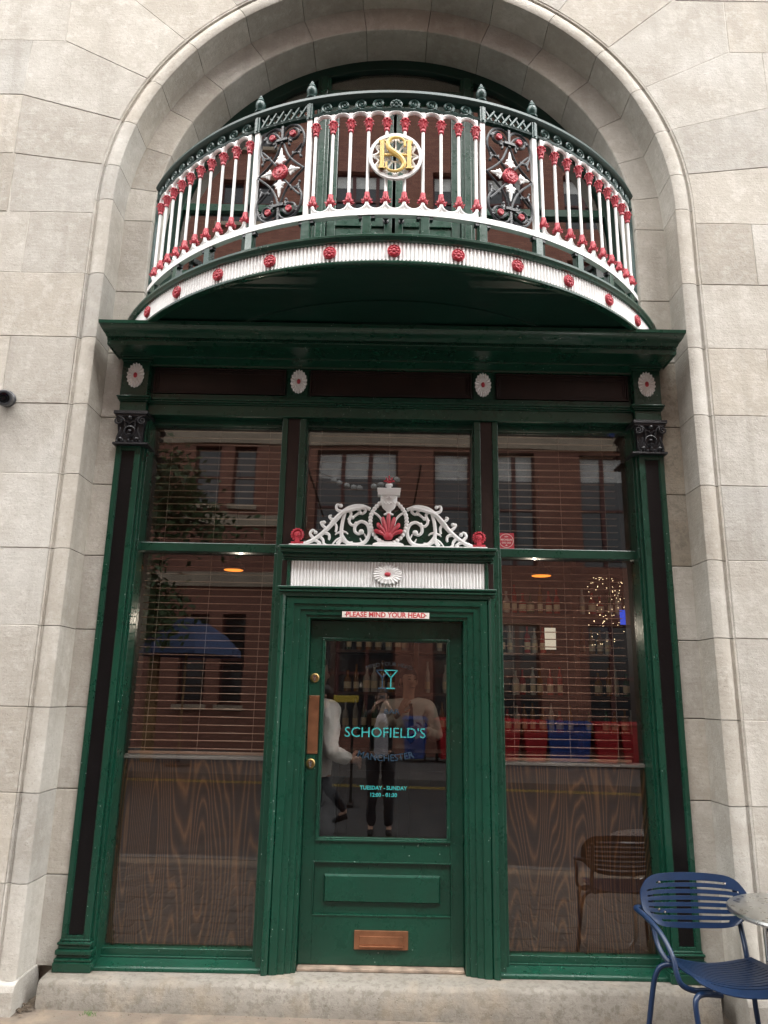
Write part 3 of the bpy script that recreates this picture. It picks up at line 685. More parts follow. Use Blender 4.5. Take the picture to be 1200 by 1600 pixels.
# pierced crest on top of the overdoor
crest = sp(MB().box(-.612, .612, -.045, .06, .8895, .906), 'crest', 'white_paint', bevel=.003)
half = [(-.02, 1.10), (-.04, 1.125), (-.085, 1.16), (-.105, 1.155), (-.16, 1.178), (-.24, 1.160), (-.30, 1.110), (-.36, 1.040), (-.43, .985), (-.50, .945), (-.54, .907)]
sp(MB().prism([(-x, z) for x, z in half[::-1]] + half, .002, .020), 'crest_backing', 'green_paint', crest)
Y = -.012
for s in (-1, 1):
    mb = MB()
    def P(*a): return [(s * x, Y - (d[0] if d else 0), z) for x, z, *d in a]
    fl = (0, 1, 0)
    # ascending leafy stem
    p = cat(P((-.53, .912), (-.47, .935), (-.40, .990), (-.34, 1.055), (-.29, 1.115), (-.235, 1.152), (-.17, 1.160), (-.115, 1.140)))
    mb.tube(p, [.0155 - .004 * abs(2 * i / (len(p) - 1) - 1) for i in range(len(p))], 8, .9, flat=fl)
    p = cat(P((-.36, 1.04, .012), (-.30, 1.105, .014), (-.22, 1.135, .016), (-.15, 1.15, .014))); mb.tube(p, taper(len(p), .010, .014), 6, .8, flat=fl)
    for a in (((-.46, .945), (-.485, .975), (-.470, 1.0), (-.450, .985)), ((-.385, 1.01), (-.41, 1.03), (-.42, 1.05), (-.40, 1.052)), ((-.29, 1.12), (-.325, 1.135), (-.325, 1.165), (-.298, 1.160)),
              ((-.40, .985), (-.37, .975), (-.365, .95), (-.37, .94)), ((-.345, 1.05), (-.325, 1.03), (-.325, 1.0), (-.33, .99)), ((-.21, 1.15), (-.18, 1.125), (-.205, 1.10), (-.225, 1.085)),
              ((-.26, 1.14), (-.235, 1.11), (-.245, 1.08), (-.255, 1.07)), ((-.165, 1.158), (-.145, 1.13), (-.165, 1.11), (-.175, 1.115)),
              ((-.47, .94), (-.44, .93), (-.42, .915), (-.44, .91)), ((-.43, .965), (-.405, .94), (-.40, .918), (-.385, .908)), ((-.33, 1.065), (-.36, 1.075), (-.37, 1.09), (-.355, 1.095))):
        p = cat(P(*a), 4); mb.tube(p, taper(len(p), .012, .007), 6, .9, flat=fl)
    for x, z in ((-.452, .985), (-.402, 1.05), (-.300, 1.160), (-.178, 1.115), (-.225, 1.085)): mb.ball((s * x, Y, z), .013, .013, .013, 8, 5)
    # falling branch
    p = cat(P((-.272, 1.12), (-.286, 1.06), (-.292, 1.0), (-.290, .95), (-.315, .912))); mb.tube(p, taper(len(p), .011, .013), 7, .9, flat=fl)
    for a in (((-.291, .99), (-.315, .985), (-.33, .972)), ((-.291, .995), (-.265, .99), (-.25, .978)), ((-.291, .94), (-.26, .925), (-.22, .93)), ((-.29, .955), (-.32, .94), (-.345, .912))):
        p = cat(P(*a), 4); mb.tube(p, taper(len(p), .010, .004), 6, .9, flat=fl)
    # big inner volute
    p = cat(P((-.288, .965), (-.255, .925), (-.20, .912), (-.145, .930), (-.118, .985), (-.130, 1.040), (-.170, 1.060), (-.205, 1.035), (-.208, .998), (-.185, .980), (-.165, .992)))
    mb.tube(p, taper(len(p), .0135, .009), 8, .9, flat=fl); mb.ball((s * -.168, Y, .994), .018, .016, .018, 8, 6)
    p = cat(P((-.235, 1.10), (-.245, 1.06), (-.225, 1.035), (-.20, 1.045))); mb.tube(p, taper(len(p), .011, .009), 6, .9, flat=fl); mb.ball((s * -.202, Y, 1.048), .012)
    for a in (((-.15, .925), (-.165, .935), (-.175, .955)), ((-.125, .95), (-.14, .965), (-.15, .985))):
        p = cat(P(*a), 4); mb.tube(p, taper(len(p), .008, .004), 5, .9, flat=fl)
    sp(mb, 'crest_scroll', 'white_paint', crest, smooth=SM)
    # beaded half ring round the palmette
    mb = MB(); pts = [(-.045, 1.190), (-.075, 1.160), (-.10, 1.125), (-.112, 1.085), (-.112, 1.04), (-.10, 1.0), (-.075, .958), (-.035, .930), (0, .922)]
    p = cat(P(*pts)); mb.tube(p, .010, 7, .9, flat=fl)
    q = cat(P(*pts), 2)
    for c in q[1:]: mb.ball((c[0], Y - .004, c[2]), .0145, .012, .0145, 8, 5)
    p = cat(P((-.105, 1.125), (-.07, 1.105), (-.045, 1.075), (-.035, 1.04))); mb.tube(p, .008, 6, .9, flat=fl)
    sp(mb, 'crest_ring', 'white_paint', crest, smooth=SM)
    # red end knobs
    mb = MB().lathe([(.040, .0), (.040, .012), (.030, .022), (.027, .014), (.020, .016), (.012, .026), (.001, .028)], 18, (s * .563, -.008, .968), 'y')
    for k in range(14): mb.ball((s * .563 + .036 * cos(k * pi / 7), -.022, .968 + .036 * sin(k * pi / 7)), .008, .006, .008, 6, 4)
    mb.box(s * .525, s * .602, -.026, .01, .906, .924); mb.box(s * .548, s * .578, -.030, .0, .915, .965)
    sp(mb, 'crest_knob', 'red_paint', crest, smooth=SM)
mb = MB().lathe([(.001, 1.10), (.030, 1.103), (.032, 1.112), (.016, 1.120), (.016, 1.130), (.036, 1.145), (.048, 1.170), (.053, 1.20), (.053, 1.225), (.060, 1.228)], 20, (0, -.012, 0), sy=.55)
mb.box(-.070, .070, -.052, .018, 1.228, 1.264); mb.box(-.074, .074, -.056, .018, 1.262, 1.270)
mb.lathe([(.030, 1.269), (.014, 1.276), (.016, 1.288), (.024, 1.292), (.022, 1.306), (.014, 1.308)], 14, (0, -.016, 0), sy=.8)
for k in range(11): mb.box(-.064 + k * .0122, -.058 + k * .0122, -.056, -.05, 1.236, 1.254)
for q in (-1, 0, 1):
    if q: mb.tube([(q * .026 + .022 * sin(t), -.045, 1.222 - .018 * cos(t)) for t in [-1.4 + 2.8 * i / 8 for i in range(9)]], .005, 5)
for k in range(9): mb.ball((-.04 + .01 * k, -.038, 1.172 + (k % 2) * .008), .006, .005, .006, 6, 4)
sp(MB().lathe([(.10, 0), (.095, .012), (.05, .018), (.001, .02)], 16, (0, -.01, .915), 'y', sy=.22), 'crest_foot', 'white_paint', crest, smooth=SM)
sp(mb, 'crest_urn', 'white_paint', crest, smooth=SM)
def palmette(cx, z0, hgt, wid, m, parent, nl=7, y=-.03, name='palmette'):
    mb = MB()
    for k in range(nl):
        t = (k - (nl - 1) / 2) / ((nl - 1) / 2); a = t * 1.25
        L = hgt * (1 - .25 * abs(t)); ex, ez = cx + wid * sin(a) * 1.0, z0 + L * (cos(a) * .75 + .25)
        p = bez((cx + t * wid * .12, y, z0), (cx + t * wid * .25, y - .012, z0 + L * .4), (ex * .98 + cx * .02, y - .016, z0 + (ez - z0) * .75), (ex, y - .004, ez), 6)
        mb.tube(p, [wid * .09, wid * .11, wid * .13, wid * .15, wid * .17, wid * .17, wid * .10], 6, .8, flat=(0, 1, 0))
    mb.ball((cx, y - .01, z0 + hgt * .12), wid * .34, .014, hgt * .16, 10, 6)
    return sp(mb, name, m, parent, smooth=SM)
palmette(0, .945, .165, .088, 'red_paint', crest, y=-.022)
palmette(0, 1.306, .052, .034, 'red_paint', crest, y=-.020, nl=5)

# ------------------------------------------------------------------ the door
DY = .115
mb = MB()
mb.box(-.466, -.392, DY, DY + .05, -1.455, .452); mb.box(.392, .466, DY, DY + .05, -1.455, .452)
mb.box(-.392, .392, DY, DY + .05, .350, .452); mb.box(-.392, .392, DY, DY + .05, -.925, -.815)
mb.box(-.392, .392, DY, DY + .05, -1.455, -1.205); mb.box(-.392, .392, DY + .014, DY + .05, -1.205, -.925)
door = sp(mb, 'door', 'green_paint', bevel=.002)
mb = MB(); x0, x1, z0, z1 = -.392, .392, -.815, .350        # bolection bead round the glass
for e, y in ((0, DY - .012), (.010, DY - .004)):
    w = .012 if e == 0 else .010
    mb.box(x0 + e, x1 - e, y, DY + .03, z1 - e - w, z1 - e); mb.box(x0 + e, x1 - e, y, DY + .03, z0 + e, z0 + e + w)
    mb.box(x0 + e, x0 + e + w, y, DY + .03, z0 + e + w, z1 - e - w); mb.box(x1 - e - w, x1 - e, y, DY + .03, z0 + e + w, z1 - e - w)
sp(mb, 'glazing_bead', 'green_paint', door, bevel=.003)
sp(MB().box(-.374, .374, DY + .028, DY + .032, -.797, .332), 'door_pane', 'glass', door)
mb = MB(); a = (-.335, .335, -1.140, -.992); b = (-.325, .325, -1.130, -1.002)
v = [(a[0], DY + .0142, a[2]), (a[1], DY + .0142, a[2]), (a[1], DY + .0142, a[3]), (a[0], DY + .0142, a[3]), (b[0], DY - .006, b[2]), (b[1], DY - .006, b[2]), (b[1], DY - .006, b[3]), (b[0], DY - .006, b[3])]
mb.add(v, [(4, 5, 6, 7), (0, 1, 5, 4), (1, 2, 6, 5), (2, 3, 7, 6), (3, 0, 4, 7)]); sp(mb, 'raised_panel', 'green_paint', door)
mb = MB(); x0, x1, z0, z1 = -.400, .400, -1.208, -.922
for q in ((x0, x1, z1 - .008, z1), (x0, x1, z0, z0 + .008), (x0, x0 + .008, z0 + .008, z1 - .008), (x1 - .008, x1, z0 + .008, z1 - .008)): mb.box(q[0], q[1], DY - .004, DY + .03, q[2], q[3])
sp(mb, 'panel_bead', 'green_paint', door, bevel=.002)
mb = MB().box(-.152, .152, DY - .008, DY + .01, -1.375, -1.278)
lp = sp(mb, 'letter_plate', 'copper_plate', door, bevel=.003)
mb = MB().box(-.122, .122, DY - .014, DY, -1.352, -1.306).box(-.122, .122, DY - .026, DY - .01, -1.360, -1.352)
sp(mb, 'letter_flap', 'copper_plate', door, bevel=.002)
mb = MB().box(-.476 + .014, -.398, DY - .006, DY + .005, -.335, .000)
pp = sp(mb, 'push_plate', 'copper_plate', door, bevel=.002)
for zz in (-.012, -.323):
    for xx in (-.453, -.407): sp(MB().ball((xx, DY - .007, zz), .004, .003, .004, 8, 4), 'screw', 'brass', door)
for zz, xx in ((.106, -.432), (-.390, -.437)):
    lk = sp(MB().lathe([(.028, -.005), (.028, .006), (.024, .010), (.018, .011)], 20, (xx, DY, zz), 'y'), 'door_lock', 'brass', door, smooth=SM)
    mb = MB().lathe([(.010, 0), (.010, .013), (.001, .0132)], 14, (xx, DY, zz + .006), 'y').box(xx - .0055, xx + .0055, DY - .0125, DY, zz - .019, zz + .004)
    sp(mb, 'lock_cylinder', 'steel', door)
    sp(MB().ball((xx, DY - .0131, zz + .009), .0028, .001, .005, 8, 4), 'keyhole', 'lens_black', door)
GY = DY + .0268
lettering('lettering', text_mesh("SCHOFIELD'S", .083, bold=.0, wide=1.02), (.002, GY, -.236 + 1.475), 'teal_letter', door)
lettering('lettering', text_mesh('TUESDAY - SUNDAY', .0305, bold=.0007), (-.002, GY, -.533 + 1.475), 'teal_letter', door)
lettering('lettering', text_mesh('12:00 - 01:30', .0305, bold=.0007), (-.002, GY, -.572 + 1.475), 'teal_letter', door)
lettering('lettering', text_mesh('MANCHESTER', .055, arc=.62, bold=.0003, wide=1.0), (.006, GY, -.372 + 1.475), 'blue_letter', door)
lettering('lettering', text_mesh('BAR', .040, bold=.0002, wide=1.3), (.04, GY, -.098 + 1.475), 'blue_letter', door)
mbt = text_mesh('MIND YOUR HEAD', .034, arc=.55); mbt.v = [(p[0], p[1], -p[2]) for p in mbt.v]
mbt = text_mesh('MIND YOUR HEAD', .034); lettering('lettering', MB().add([(p[0], 0, p[2] - 1.3 * p[0] ** 2) for p in mbt.v], mbt.f), (.02, GY, .187 + 1.475), 'reflection_letter', door)  # faint reflected wording, painted on the pane as dark grey letters
for m_, dx in (('blue_letter', -.030), ('teal_letter', .022)):          # teal cocktail glass, with its offset shadow painted in dark blue
    mb = MB(); c = .010 + dx; zt = .160; w = .040
    def seg(a, b, t):
        a = Vector(a); b = Vector(b); d = (b - a).normalized(); q = Vector((-d.y, d.x)) * t / 2
        mb.add([(p.x, GY - (.0004 if dx > 0 else 0), p.y + 1.475) for p in (a + q, b + q, b - q, a - q)], [(0, 1, 2, 3)])
    seg((c - w, zt), (c + w, zt), .006); seg((c - w, zt), (c, zt - .045), .008); seg((c + w, zt), (c, zt - .045), .008); seg((c, zt - .04), (c, zt - .105), .008); seg((c - .026, zt - .108), (c + .026, zt - .108), .007)
    mb.build('emblem_and_shadow', m_, door)
sp(MB().box(-.464, .464, .06, .2, -1.4748, -1.458), 'threshold', 'worn_timber', bevel=.004)

# sign over the door and red sticker on the glass
sg = MB().box(-.272, .258, .008, .0185, .4655, .5015).build('sign', 'sign_white', None, bevel=.001)
tag(sg, 'narrow white sign with red capitals over the door', 'sign')
lettering('lettering', text_mesh('PLEASE MIND YOUR HEAD', .042, bold=.0013, wide=.97), (-.007, .0075, .4705), 'sign_red', sg)
for x in (-.248, .242): MB().ball((x - .004, .008, .4835), .004, .0015, .004, 8, 4).build('screw', 'iron_black', sg)
sk = MB().box(.712, .812, .1565, .1585, .940, 1.042).build('sticker', 'sticker_red', None)
tag(sk, 'small square red sticker on the window right of the door', 'sticker')
mb = MB(); n = 36
mb.grid([[(.762 + r * cos(2 * pi * k / n), .1560, .991 + r * sin(2 * pi * k / n)) for k in range(n)] for r in (.043, .046)], closed_u=True)
mb.build('ring', 'sign_white', sk)
for t, z, sz in (('2024', 1.014, .012), ('MICHELIN', .992, .0165), ('OO OO', .972, .0165)): lettering('lettering', text_mesh(t, sz, bold=.0003), (.762, .1560, z), 'sign_white', sk)
mb = MB().add([(.754, .1560, .958), (.770, .1560, .958), (.766, .1560, .962), (.762, .1560, .967), (.758, .1560, .962)], [(0, 1, 2, 3, 4)]); mb.build('mark', 'sign_white', sk)

# ================================================================== BALCONY (bowed in plan, struck from an axis behind the wall)
BY, BZ, RB = 1.02, 2.25, 1.96
bal = thing('balcony', 'bowed ornate iron balcony in white, red, black and green above the door', 'balcony', (0, BY, BZ))
def bp(mb, name, m, parent=None, th=0, **k):       # coordinates: axis at x=y=0, outwards = -y, z in world heights
    mb.v = [(p[0], p[1], p[2] - BZ) for p in mb.v]
    o = mb.build(name, m, parent or bal, **k)
    if th: o.rotation_euler.z = R_(th)
    return o
def turn(o, th, parent=None):
    c = again(o, parent or o.parent); c.rotation_euler.z = R_(th); return c
def arc(prof, t0, t1, n, closed=True):
    mb = MB(); mb.grid([[(r * sin(R_(t)), -r * cos(R_(t)), z) for r, z in prof] for t in [t0 + (t1 - t0) * i / n for i in range(n + 1)]], closed_u=closed, cap=closed); return mb
TE = 49.5
def tend(r, y=-.055): return math.degrees(math.acos((BY - y) / r))
# floor slab / soffit with raised mouldings, clipped at the wall line
def disc(r, z, yb=-.04): 
    t = tend(r, yb); return [(r * sin(R_(-t + 2 * t * i / 48)), -r * cos(R_(-t + 2 * t * i / 48)), z) for i in range(49)]
mb = MB()
lo, hi = disc(1.985, 2.262), disc(1.985, 2.405); n = len(lo)
mb.add(lo + hi, [tuple(range(n)), tuple(range(2 * n - 1, n - 1, -1))] + [(i, (i + 1) % n, (i + 1) % n + n, i + n) for i in range(n)])
bp(mb, 'floor_slab', 'dark_green_paint')
for r in (1.62, 1.35): bp(arc([(r, 2.263), (r, 2.252), (r - .018, 2.252), (r - .018, 2.263)], -tend(r) * .8, tend(r) * .8, 40), 'soffit_moulding', 'dark_green_paint')
bp(arc([(1.99, 2.268), (1.99, 2.244), (2.018, 2.238), (2.034, 2.242), (2.036, 2.252), (2.030, 2.258), (2.024, 2.268)], -tend(2.02), tend(2.02), 72), 'fascia_lower_moulding', 'green_paint', smooth=SM)
bp(arc([(1.95, 2.366), (2.034, 2.366), (2.042, 2.370), (2.046, 2.380), (2.056, 2.390), (2.057, 2.402), (2.050, 2.408), (2.035, 2.413), (1.95, 2.414)], -tend(2.05), tend(2.05), 72), 'fascia_upper_moulding', 'green_paint', smooth=R_(30))
mb = MB(); t = tend(2.03); N = 190; rows = []
for i in range(N * 6 + 1):
    a = R_(-t + 2 * t * i / (N * 6)); r = 2.020 + .010 * sin(pi * (i % 6) / 6)
    rows.append([(r * sin(a), -r * cos(a), 2.256), (r * sin(a), -r * cos(a), 2.368)])
mb.grid(rows); bp(mb, 'fluted_fascia', 'white_paint')
# fascia rosettes
mb = MB().lathe([(.036, 0), (.036, .010), (.032, .015), (.029, .010), (.014, .012)], 18, (0, -2.028, 2.312), 'y')
for k in range(8): mb.ball((.020 * cos(k * pi / 4), -2.040, 2.312 + .020 * sin(k * pi / 4)), .0095, .006, .0075, 6, 4)
mb.ball((0, -2.042, 2.312), .010, .008, .010, 8, 5)
ros = bp(mb, 'fascia_rosette', 'red_paint', smooth=SM)
for k in range(-5, 6):
    if k: turn(ros, 9.80 * k)
# short green standards between floor and railing
mb = MB().box(-.024, .024, -RB - .012, -RB + .03, 2.41, 2.578).box(-.030, -.026, -RB - .006, -RB + .02, 2.41, 2.578)
stn = bp(mb, 'standard', 'green_paint', th=-4.5, bevel=.003)
for a in (4.9, -14.6, 14.6, -25.1, 25.1, -34.4, 34.4, -43.6, 43.6, -52.6, 52.6): turn(stn, a)
mb = MB().box(-.045, .045, -RB - .010, -RB + .02, 2.560, 2.5775)
clip = bp(mb, 'rail_clip', 'iron_black', th=-4.5)
for a in (4.9, -14.6, 14.6, -25.1, 25.1, -34.4, 34.4, -43.6, 43.6): turn(clip, a)
# rails
TR = 55.6
bp(arc([(RB - .018, 2.578), (RB + .016, 2.578), (RB + .016, 2.612), (RB - .018, 2.612)], -TR, TR, 80), 'bottom_rail', 'white_paint')
bp(arc([(RB - .016, 3.262), (RB + .014, 3.262), (RB + .018, 3.275), (RB - .016, 3.275)], -TR, TR, 80), 'middle_rail', 'iron_rail')
bp(arc([(RB - .030, 3.350), (RB + .012, 3.350), (RB + .022, 3.358), (RB + .030, 3.372), (RB + .026, 3.392), (RB + .008, 3.404), (RB - .012, 3.404), (RB - .030, 3.392)], -TR, TR, 80), 'top_rail', 'iron_rail', smooth=SM)
# balusters with cast red capitals and bases
def baluster():
    mb = MB().lathe([(.0092, 2.60), (.0092, 3.245)], 10, (0, -RB, 0))
    mb.box(-.011, .011, -RB - .011, -RB + .011, 3.215, 3.265)
    b = bp(mb, 'baluster', 'white_paint', smooth=SM)
    mb = MB().lathe([(.0130, 3.132), (.0158, 3.135), (.0158, 3.144), (.0125, 3.149), (.0140, 3.172), (.0165, 3.198), (.012, 3.203)], 12, (0, -RB, 0))
    def leaf(a, pts, rr):
        mb.tube(cat([(r * cos(a), -RB + r * sin(a), z) for r, z in pts], 2), rr, 5)
    for k in range(8):
        a = k * pi / 4 + pi / 8; leaf(a, ((.0140, 3.155), (.0175, 3.182), (.025, 3.197), (.0305, 3.188)), taper(7, .0046, .0036))
    mb.ball((0, -RB - .0185, 3.168), .0045, .0045, .011, 6, 4)
    mb.lathe([(.018, 3.202), (.023, 3.205), (.023, 3.211), (.018, 3.214)], 12, (0, -RB, 0))
    bp(mb, 'baluster_capital', 'red_paint', b, smooth=SM)
    mb = MB().lathe([(.0125, 2.730), (.0150, 2.726), (.0150, 2.718), (.0155, 2.700), (.0195, 2.684), (.017, 2.670), (.011, 2.666)], 12, (0, -RB, 0))
    for k in range(8):
        a = k * pi / 4 + pi / 8; leaf(a, ((.0150, 2.700), (.0185, 2.684), (.0255, 2.671), (.0315, 2.680)), taper(7, .0046, .0038))
    mb.ball((0, -RB - .0185, 2.700), .0045, .0045, .011, 6, 4)
    bp(mb, 'baluster_foot', 'red_paint', b, smooth=SM)
    return b
b0 = baluster(); b0.rotation_euler.z = R_(-1.515)
BALC = [1.515 + 3.03 * k for k in range(5)]; SIDE = [26.35 + 3.03 * k for k in range(10)]
for a in BALC:
    for s in (-1, 1):
        if not (s < 0 and a < 2): turn(b0, s * a)
for a in SIDE:
    for s in (-1, 1): turn(b0, s * a)
# little arches between the heads and inverted arches between the feet
hw = RB * sin(R_(1.515))
pt = [(hw * -cos(pi * i / 12), -RB - .004, 3.216 + .042 * sin(pi * i / 12)) for i in range(13)]
mb = MB().tube(pt, .0105, 6, 1.2, flat=(0, 1, 0)); ah = bp(mb, 'head_arch', 'white_paint', smooth=SM)
pt = [(hw * -cos(pi * i / 12), -RB - .002, 2.662 - .046 * sin(pi * i / 12)) for i in range(13)]
mb = MB().tube(pt, .0105, 6, 1.2, flat=(0, 1, 0)); af = bp(mb, 'foot_arch', 'white_paint', smooth=SM)
arcs = [3.03 * k for k in range(-4, 5)] + [s * (27.865 + 3.03 * k) for k in range(9) for s in (-1, 1)]
for a in arcs:
    if a: turn(ah, a); turn(af, a)
# flat posts, finials
mb = MB().box(-.015, .015, -RB - .014, -RB + .016, 2.610, 3.250); post = bp(mb, 'post', 'white_paint', th=-14.75, bevel=.003)
mb = MB().box(-.017, .017, -RB - .020, -RB + .016, 3.248, 3.352).box(-.006, .006, -RB - .026, -RB - .018, 3.255, 3.350)
cap = bp(mb, 'post_block', 'iron_green', post)
mb = MB().lathe([(.030, 3.402), (.032, 3.410), (.020, 3.416), (.018, 3.424), (.029, 3.440), (.031, 3.462), (.026, 3.476), (.014, 3.480), (.022, 3.487), (.018, 3.500), (.010, 3.508), (.011, 3.516), (.003, 3.530)], 14, (0, -RB, 0))
bp(mb, 'finial', 'iron_green', post, smooth=SM)
for a in (14.75, -24.75, 24.75): turn(post, a)
mb = MB().box(-.012, .012, -RB - .012, -RB + .014, 2.43, 3.36)
ep = bp(mb, 'end_post', 'iron_green', th=-TR); turn(ep, TR)
# running scroll frieze under the top rail: each wave one casting
def wave(flip):
    q = -1 if flip else 1; y = -RB - .004
    p = [(q * x, y, z) for x, _, z in spiral(.0, 3.316, .034, .007, R_(250), -1.45, 26)]
    p = [(q * -.062, y, 3.279), (q * -.045, y, 3.281), (q * -.028, y, 3.285)] + p[1:]
    mb = MB().tube(p, [.005, .008, .0085] + taper(len(p) - 3, .0085, .0055), 6, 1.1, flat=(0, 1, 0))
    mb.ball((q * .003, y, 3.316), .0085, .010, .0085, 8, 5)
    p = cat([(q * -.010, y, 3.284), (q * .022, y, 3.279), (q * .040, y, 3.274)], 4); mb.tube(p, taper(len(p), .009, .004), 5, 1, flat=(0, 1, 0))
    return mb
w0 = bp(wave(False), 'scroll', 'iron_green', th=-2.9, smooth=SM); w1 = bp(wave(True), 'scroll', 'iron_green', th=2.9, smooth=SM)
for k in range(1, 4): turn(w0, -2.9 - 2.95 * k); turn(w1, 2.9 + 2.95 * k)
for k in range(10): turn(w0, -27.2 - 2.92 * k); turn(w1, 27.2 + 2.92 * k)
mb = MB().lathe([(.036, 0), (.036, .008), (.030, .011), (.012, .010)], 16, (0, -RB - .002, 3.308), 'y')
for k in range(8): mb.ball((.022 * cos(k * pi / 4), -RB - .014, 3.308 + .022 * sin(k * pi / 4)), .010, .008, .008, 6, 4)
mb.ball((0, -RB - .016, 3.308), .010); bp(mb, 'frieze_rosette', 'iron_green', smooth=SM)
# lattice over the ornamental panels
for s in (-1, 1):
    mb = MB(); nX = 6
    for k in range(nX):
        for d in (-1, 1):
            pts = []
            for i in range(7):
                a = R_(s * 19.75 - 4.3 + 8.6 * (k + .5 + (i / 6 - .5) * 1.15) / nX); r = RB + .004 + .004 * d
                pts.append((r * sin(a), -r * cos(a), 3.306 + d * (i / 6 - .5) * .084))
            mb.tube(pts, .0085, 6)
    bp(mb, 'lattice', 'iron_green', smooth=SM)
# ornamental scroll panels
def panel(th):
    y = -RB; fl = (0, 1, 0); c = 2.932; mb = MB()
    for sx in (-1, 1):
        for sz in (-1, 1):
            H = .318
            def P(*a): return [(sx * x, y - (d[0] if d else 0), c + sz * z) for x, z, *d in a]
            p = cat(P((0, H - .05), (.018, H - .02), (.055, H - .005), (.105, H - .025), (.138, H - .085), (.140, H - .145), (.120, H - .188), (.085, H - .205), (.068, H - .190))); mb.tube(p, taper(len(p), .0085, .0068), 6, 1, flat=fl)
            p = cat(P((.004, H - .10), (.022, H - .075), (.040, H - .05), (.075, H - .032), (.102, H - .055), (.100, H - .088), (.072, H - .102), (.048, H - .082))); mb.tube(p, taper(len(p), .0078, .0085), 6, 1, flat=fl)
            # diagonal cusped star
            p = cat(P((0, .235), (.030, .140), (.070, .075), (.148, .0))); mb.tube(p, .0070, 6, 1, flat=fl)
            p = cat(P((.0, .02), (.050, .080), (.095, .135), (.128, .170))); mb.tube(p, .0070, 6, 1, flat=fl)
            # curled leaf ends
            for a in (((.125, .13), (.118, .105), (.125, .085)), ((.070, .115), (.090, .118), (.112, .112)), ((.050, .215), (.040, .205), (.045, .185)), ((.098, .262), (.112, .268), (.118, .255)), ((.030, .225), (.045, .222), (.055, .208))):
                p = cat(P(*a), 4); mb.tube(p, taper(len(p), .009, .005), 5, 1, flat=fl); mb.ball(p[-1], .010, .010, .010, 6, 4)
        mb.box(-.034, .034, y - .016, y + .008, c + .212, c + .228) if sx > 0 else mb.box(-.034, .034, y - .016, y + .008, c - .228, c - .212)
    mb.box(-.007, .007, y - .010, y + .006, c + .20, c + .317); mb.box(-.007, .007, y - .010, y + .006, c - .317, c - .20)
    pn = bp(mb, 'scroll_panel', 'iron_black', smooth=SM)
    mb = MB().lathe([(.047, -.01), (.047, .010), (.042, .015), (.038, .010), (.028, .009), (.023, .014), (.010, .014), (.008, .019), (.001, .020)], 24, (0, y - .008, c), 'y')
    for k in range(12): mb.ball((.032 * cos(k * pi / 6), y - .018, c + .032 * sin(k * pi / 6)), .006, .004, .004, 6, 4)
    bp(mb, 'roundel', 'red_paint', pn, smooth=SM)
    for dx, dz in ((.066, .252), (-.066, .252), (.066, -.252), (-.066, -.252)):
        mb = MB().lathe([(.0195, -.006), (.0195, .008), (.016, .012), (.001, .009)], 14, (dx, y - .004, c + dz), 'y')
        for k in range(6): mb.ball((dx + .010 * cos(k * pi / 3), y - .014, c + dz + .010 * sin(k * pi / 3)), .0045, .004, .0045, 6, 4)
        bp(mb, 'boss', 'red_paint', pn, smooth=SM)
    for ax, L, W in (((0, 1), .110, .040), ((0, -1), .110, .040), ((1, 0), .070, .036), ((-1, 0), .070, .036)):
        mb = MB(); d = Vector((ax[0], 0, ax[1])); q = Vector((-ax[1], 0, ax[0])); o_ = Vector((0, y - .008, c))
        mb.tube([o_ + d * (.055 + L * t) for t in (0, .2, .4, .6, .8, 1)], [.012, .015, .014, .011, .008, .003], 6, .8, flat=fl)
        for t0, sw, ln in ((.10, .9, .55), (.16, .7, .9), (.34, .6, .6)):
            for e in (-1, 1):
                b_ = o_ + d * (.055 + L * t0); mb.tube([b_, b_ + d * L * .10 + q * e * W * sw * .6, b_ + d * L * .16 * ln + q * e * W * sw], [.008, .010, .004], 5, .8, flat=fl)
        bp(mb, 'white_leaf', 'white_paint', pn, smooth=SM)
    pn.rotation_euler.z = R_(th)
    for ch in pn.children: ch.rotation_euler.z = 0
    return pn
pn0 = panel(-19.75); turn(pn0, 19.75)
# monogram roundel: white wheel, gold letters
y = -RB - .028; c = 2.946; mb = MB(); n = 40
prof = [(.150, .0), (.150, -.016), (.132, -.016), (.132, .0)]
mb.grid([[(r * cos(2 * pi * k / n), y + d + .016, c + r * sin(2 * pi * k / n)) for r, d in prof] for k in range(n)], closed_u=True, closed_v=True)
for k in range(12):
    a = k * pi / 6
    mb.tube([(r * cos(a), y + .008, c + r * sin(a)) for r in (.034, .085, .134)], .0055, 5)
    p = [(cos(a + t) * (.134 - .036 * sin(pi * (t / (pi / 6)))), y + .008, c + sin(a + t) * (.134 - .036 * sin(pi * (t / (pi / 6))))) for t in [pi / 6 * i / 6 for i in range(7)]]
    mb.tube(p, .006, 5)
mb.tube([(.036 * cos(2 * pi * k / 20), y + .008, c + .036 * sin(2 * pi * k / 20)) for k in range(21)], .006, 5)
mg = bp(mb, 'monogram_wheel', 'white_paint', smooth=SM)
mb = MB()
for s in (-1, 1):
    mb.box(s * .076 - .012, s * .076 + .012, y - .016, y + .002, c - .092, c + .092)
    for zz in (-.092, .084): mb.box(s * .076 - .020, s * .076 + .020, y - .0155, y + .0015, c + zz, c + zz + .008)
mb.box(-.066, .066, y - .012, y, c - .004, c + .006)
bp(mb, 'letter_h', 'gold_paint', mg, bevel=.001)
sw = [(.050, .066), (.046, .092), (.018, .110), (-.022, .106), (-.046, .072), (-.034, .036), (.0, .006), (.036, -.030), (.048, -.066), (.026, -.100), (-.014, -.110), (-.046, -.094), (-.052, -.068)]
p = cat([(x, y - .012, c + z) for x, z in sw], 5); nn = len(p)
wd = [.0065 + .0095 * math.exp(-((i / (nn - 1) - .5) / .24) ** 2) for i in range(nn)]
mb = MB().tube(p, wd, 8, .9, flat=(0, 1, 0))
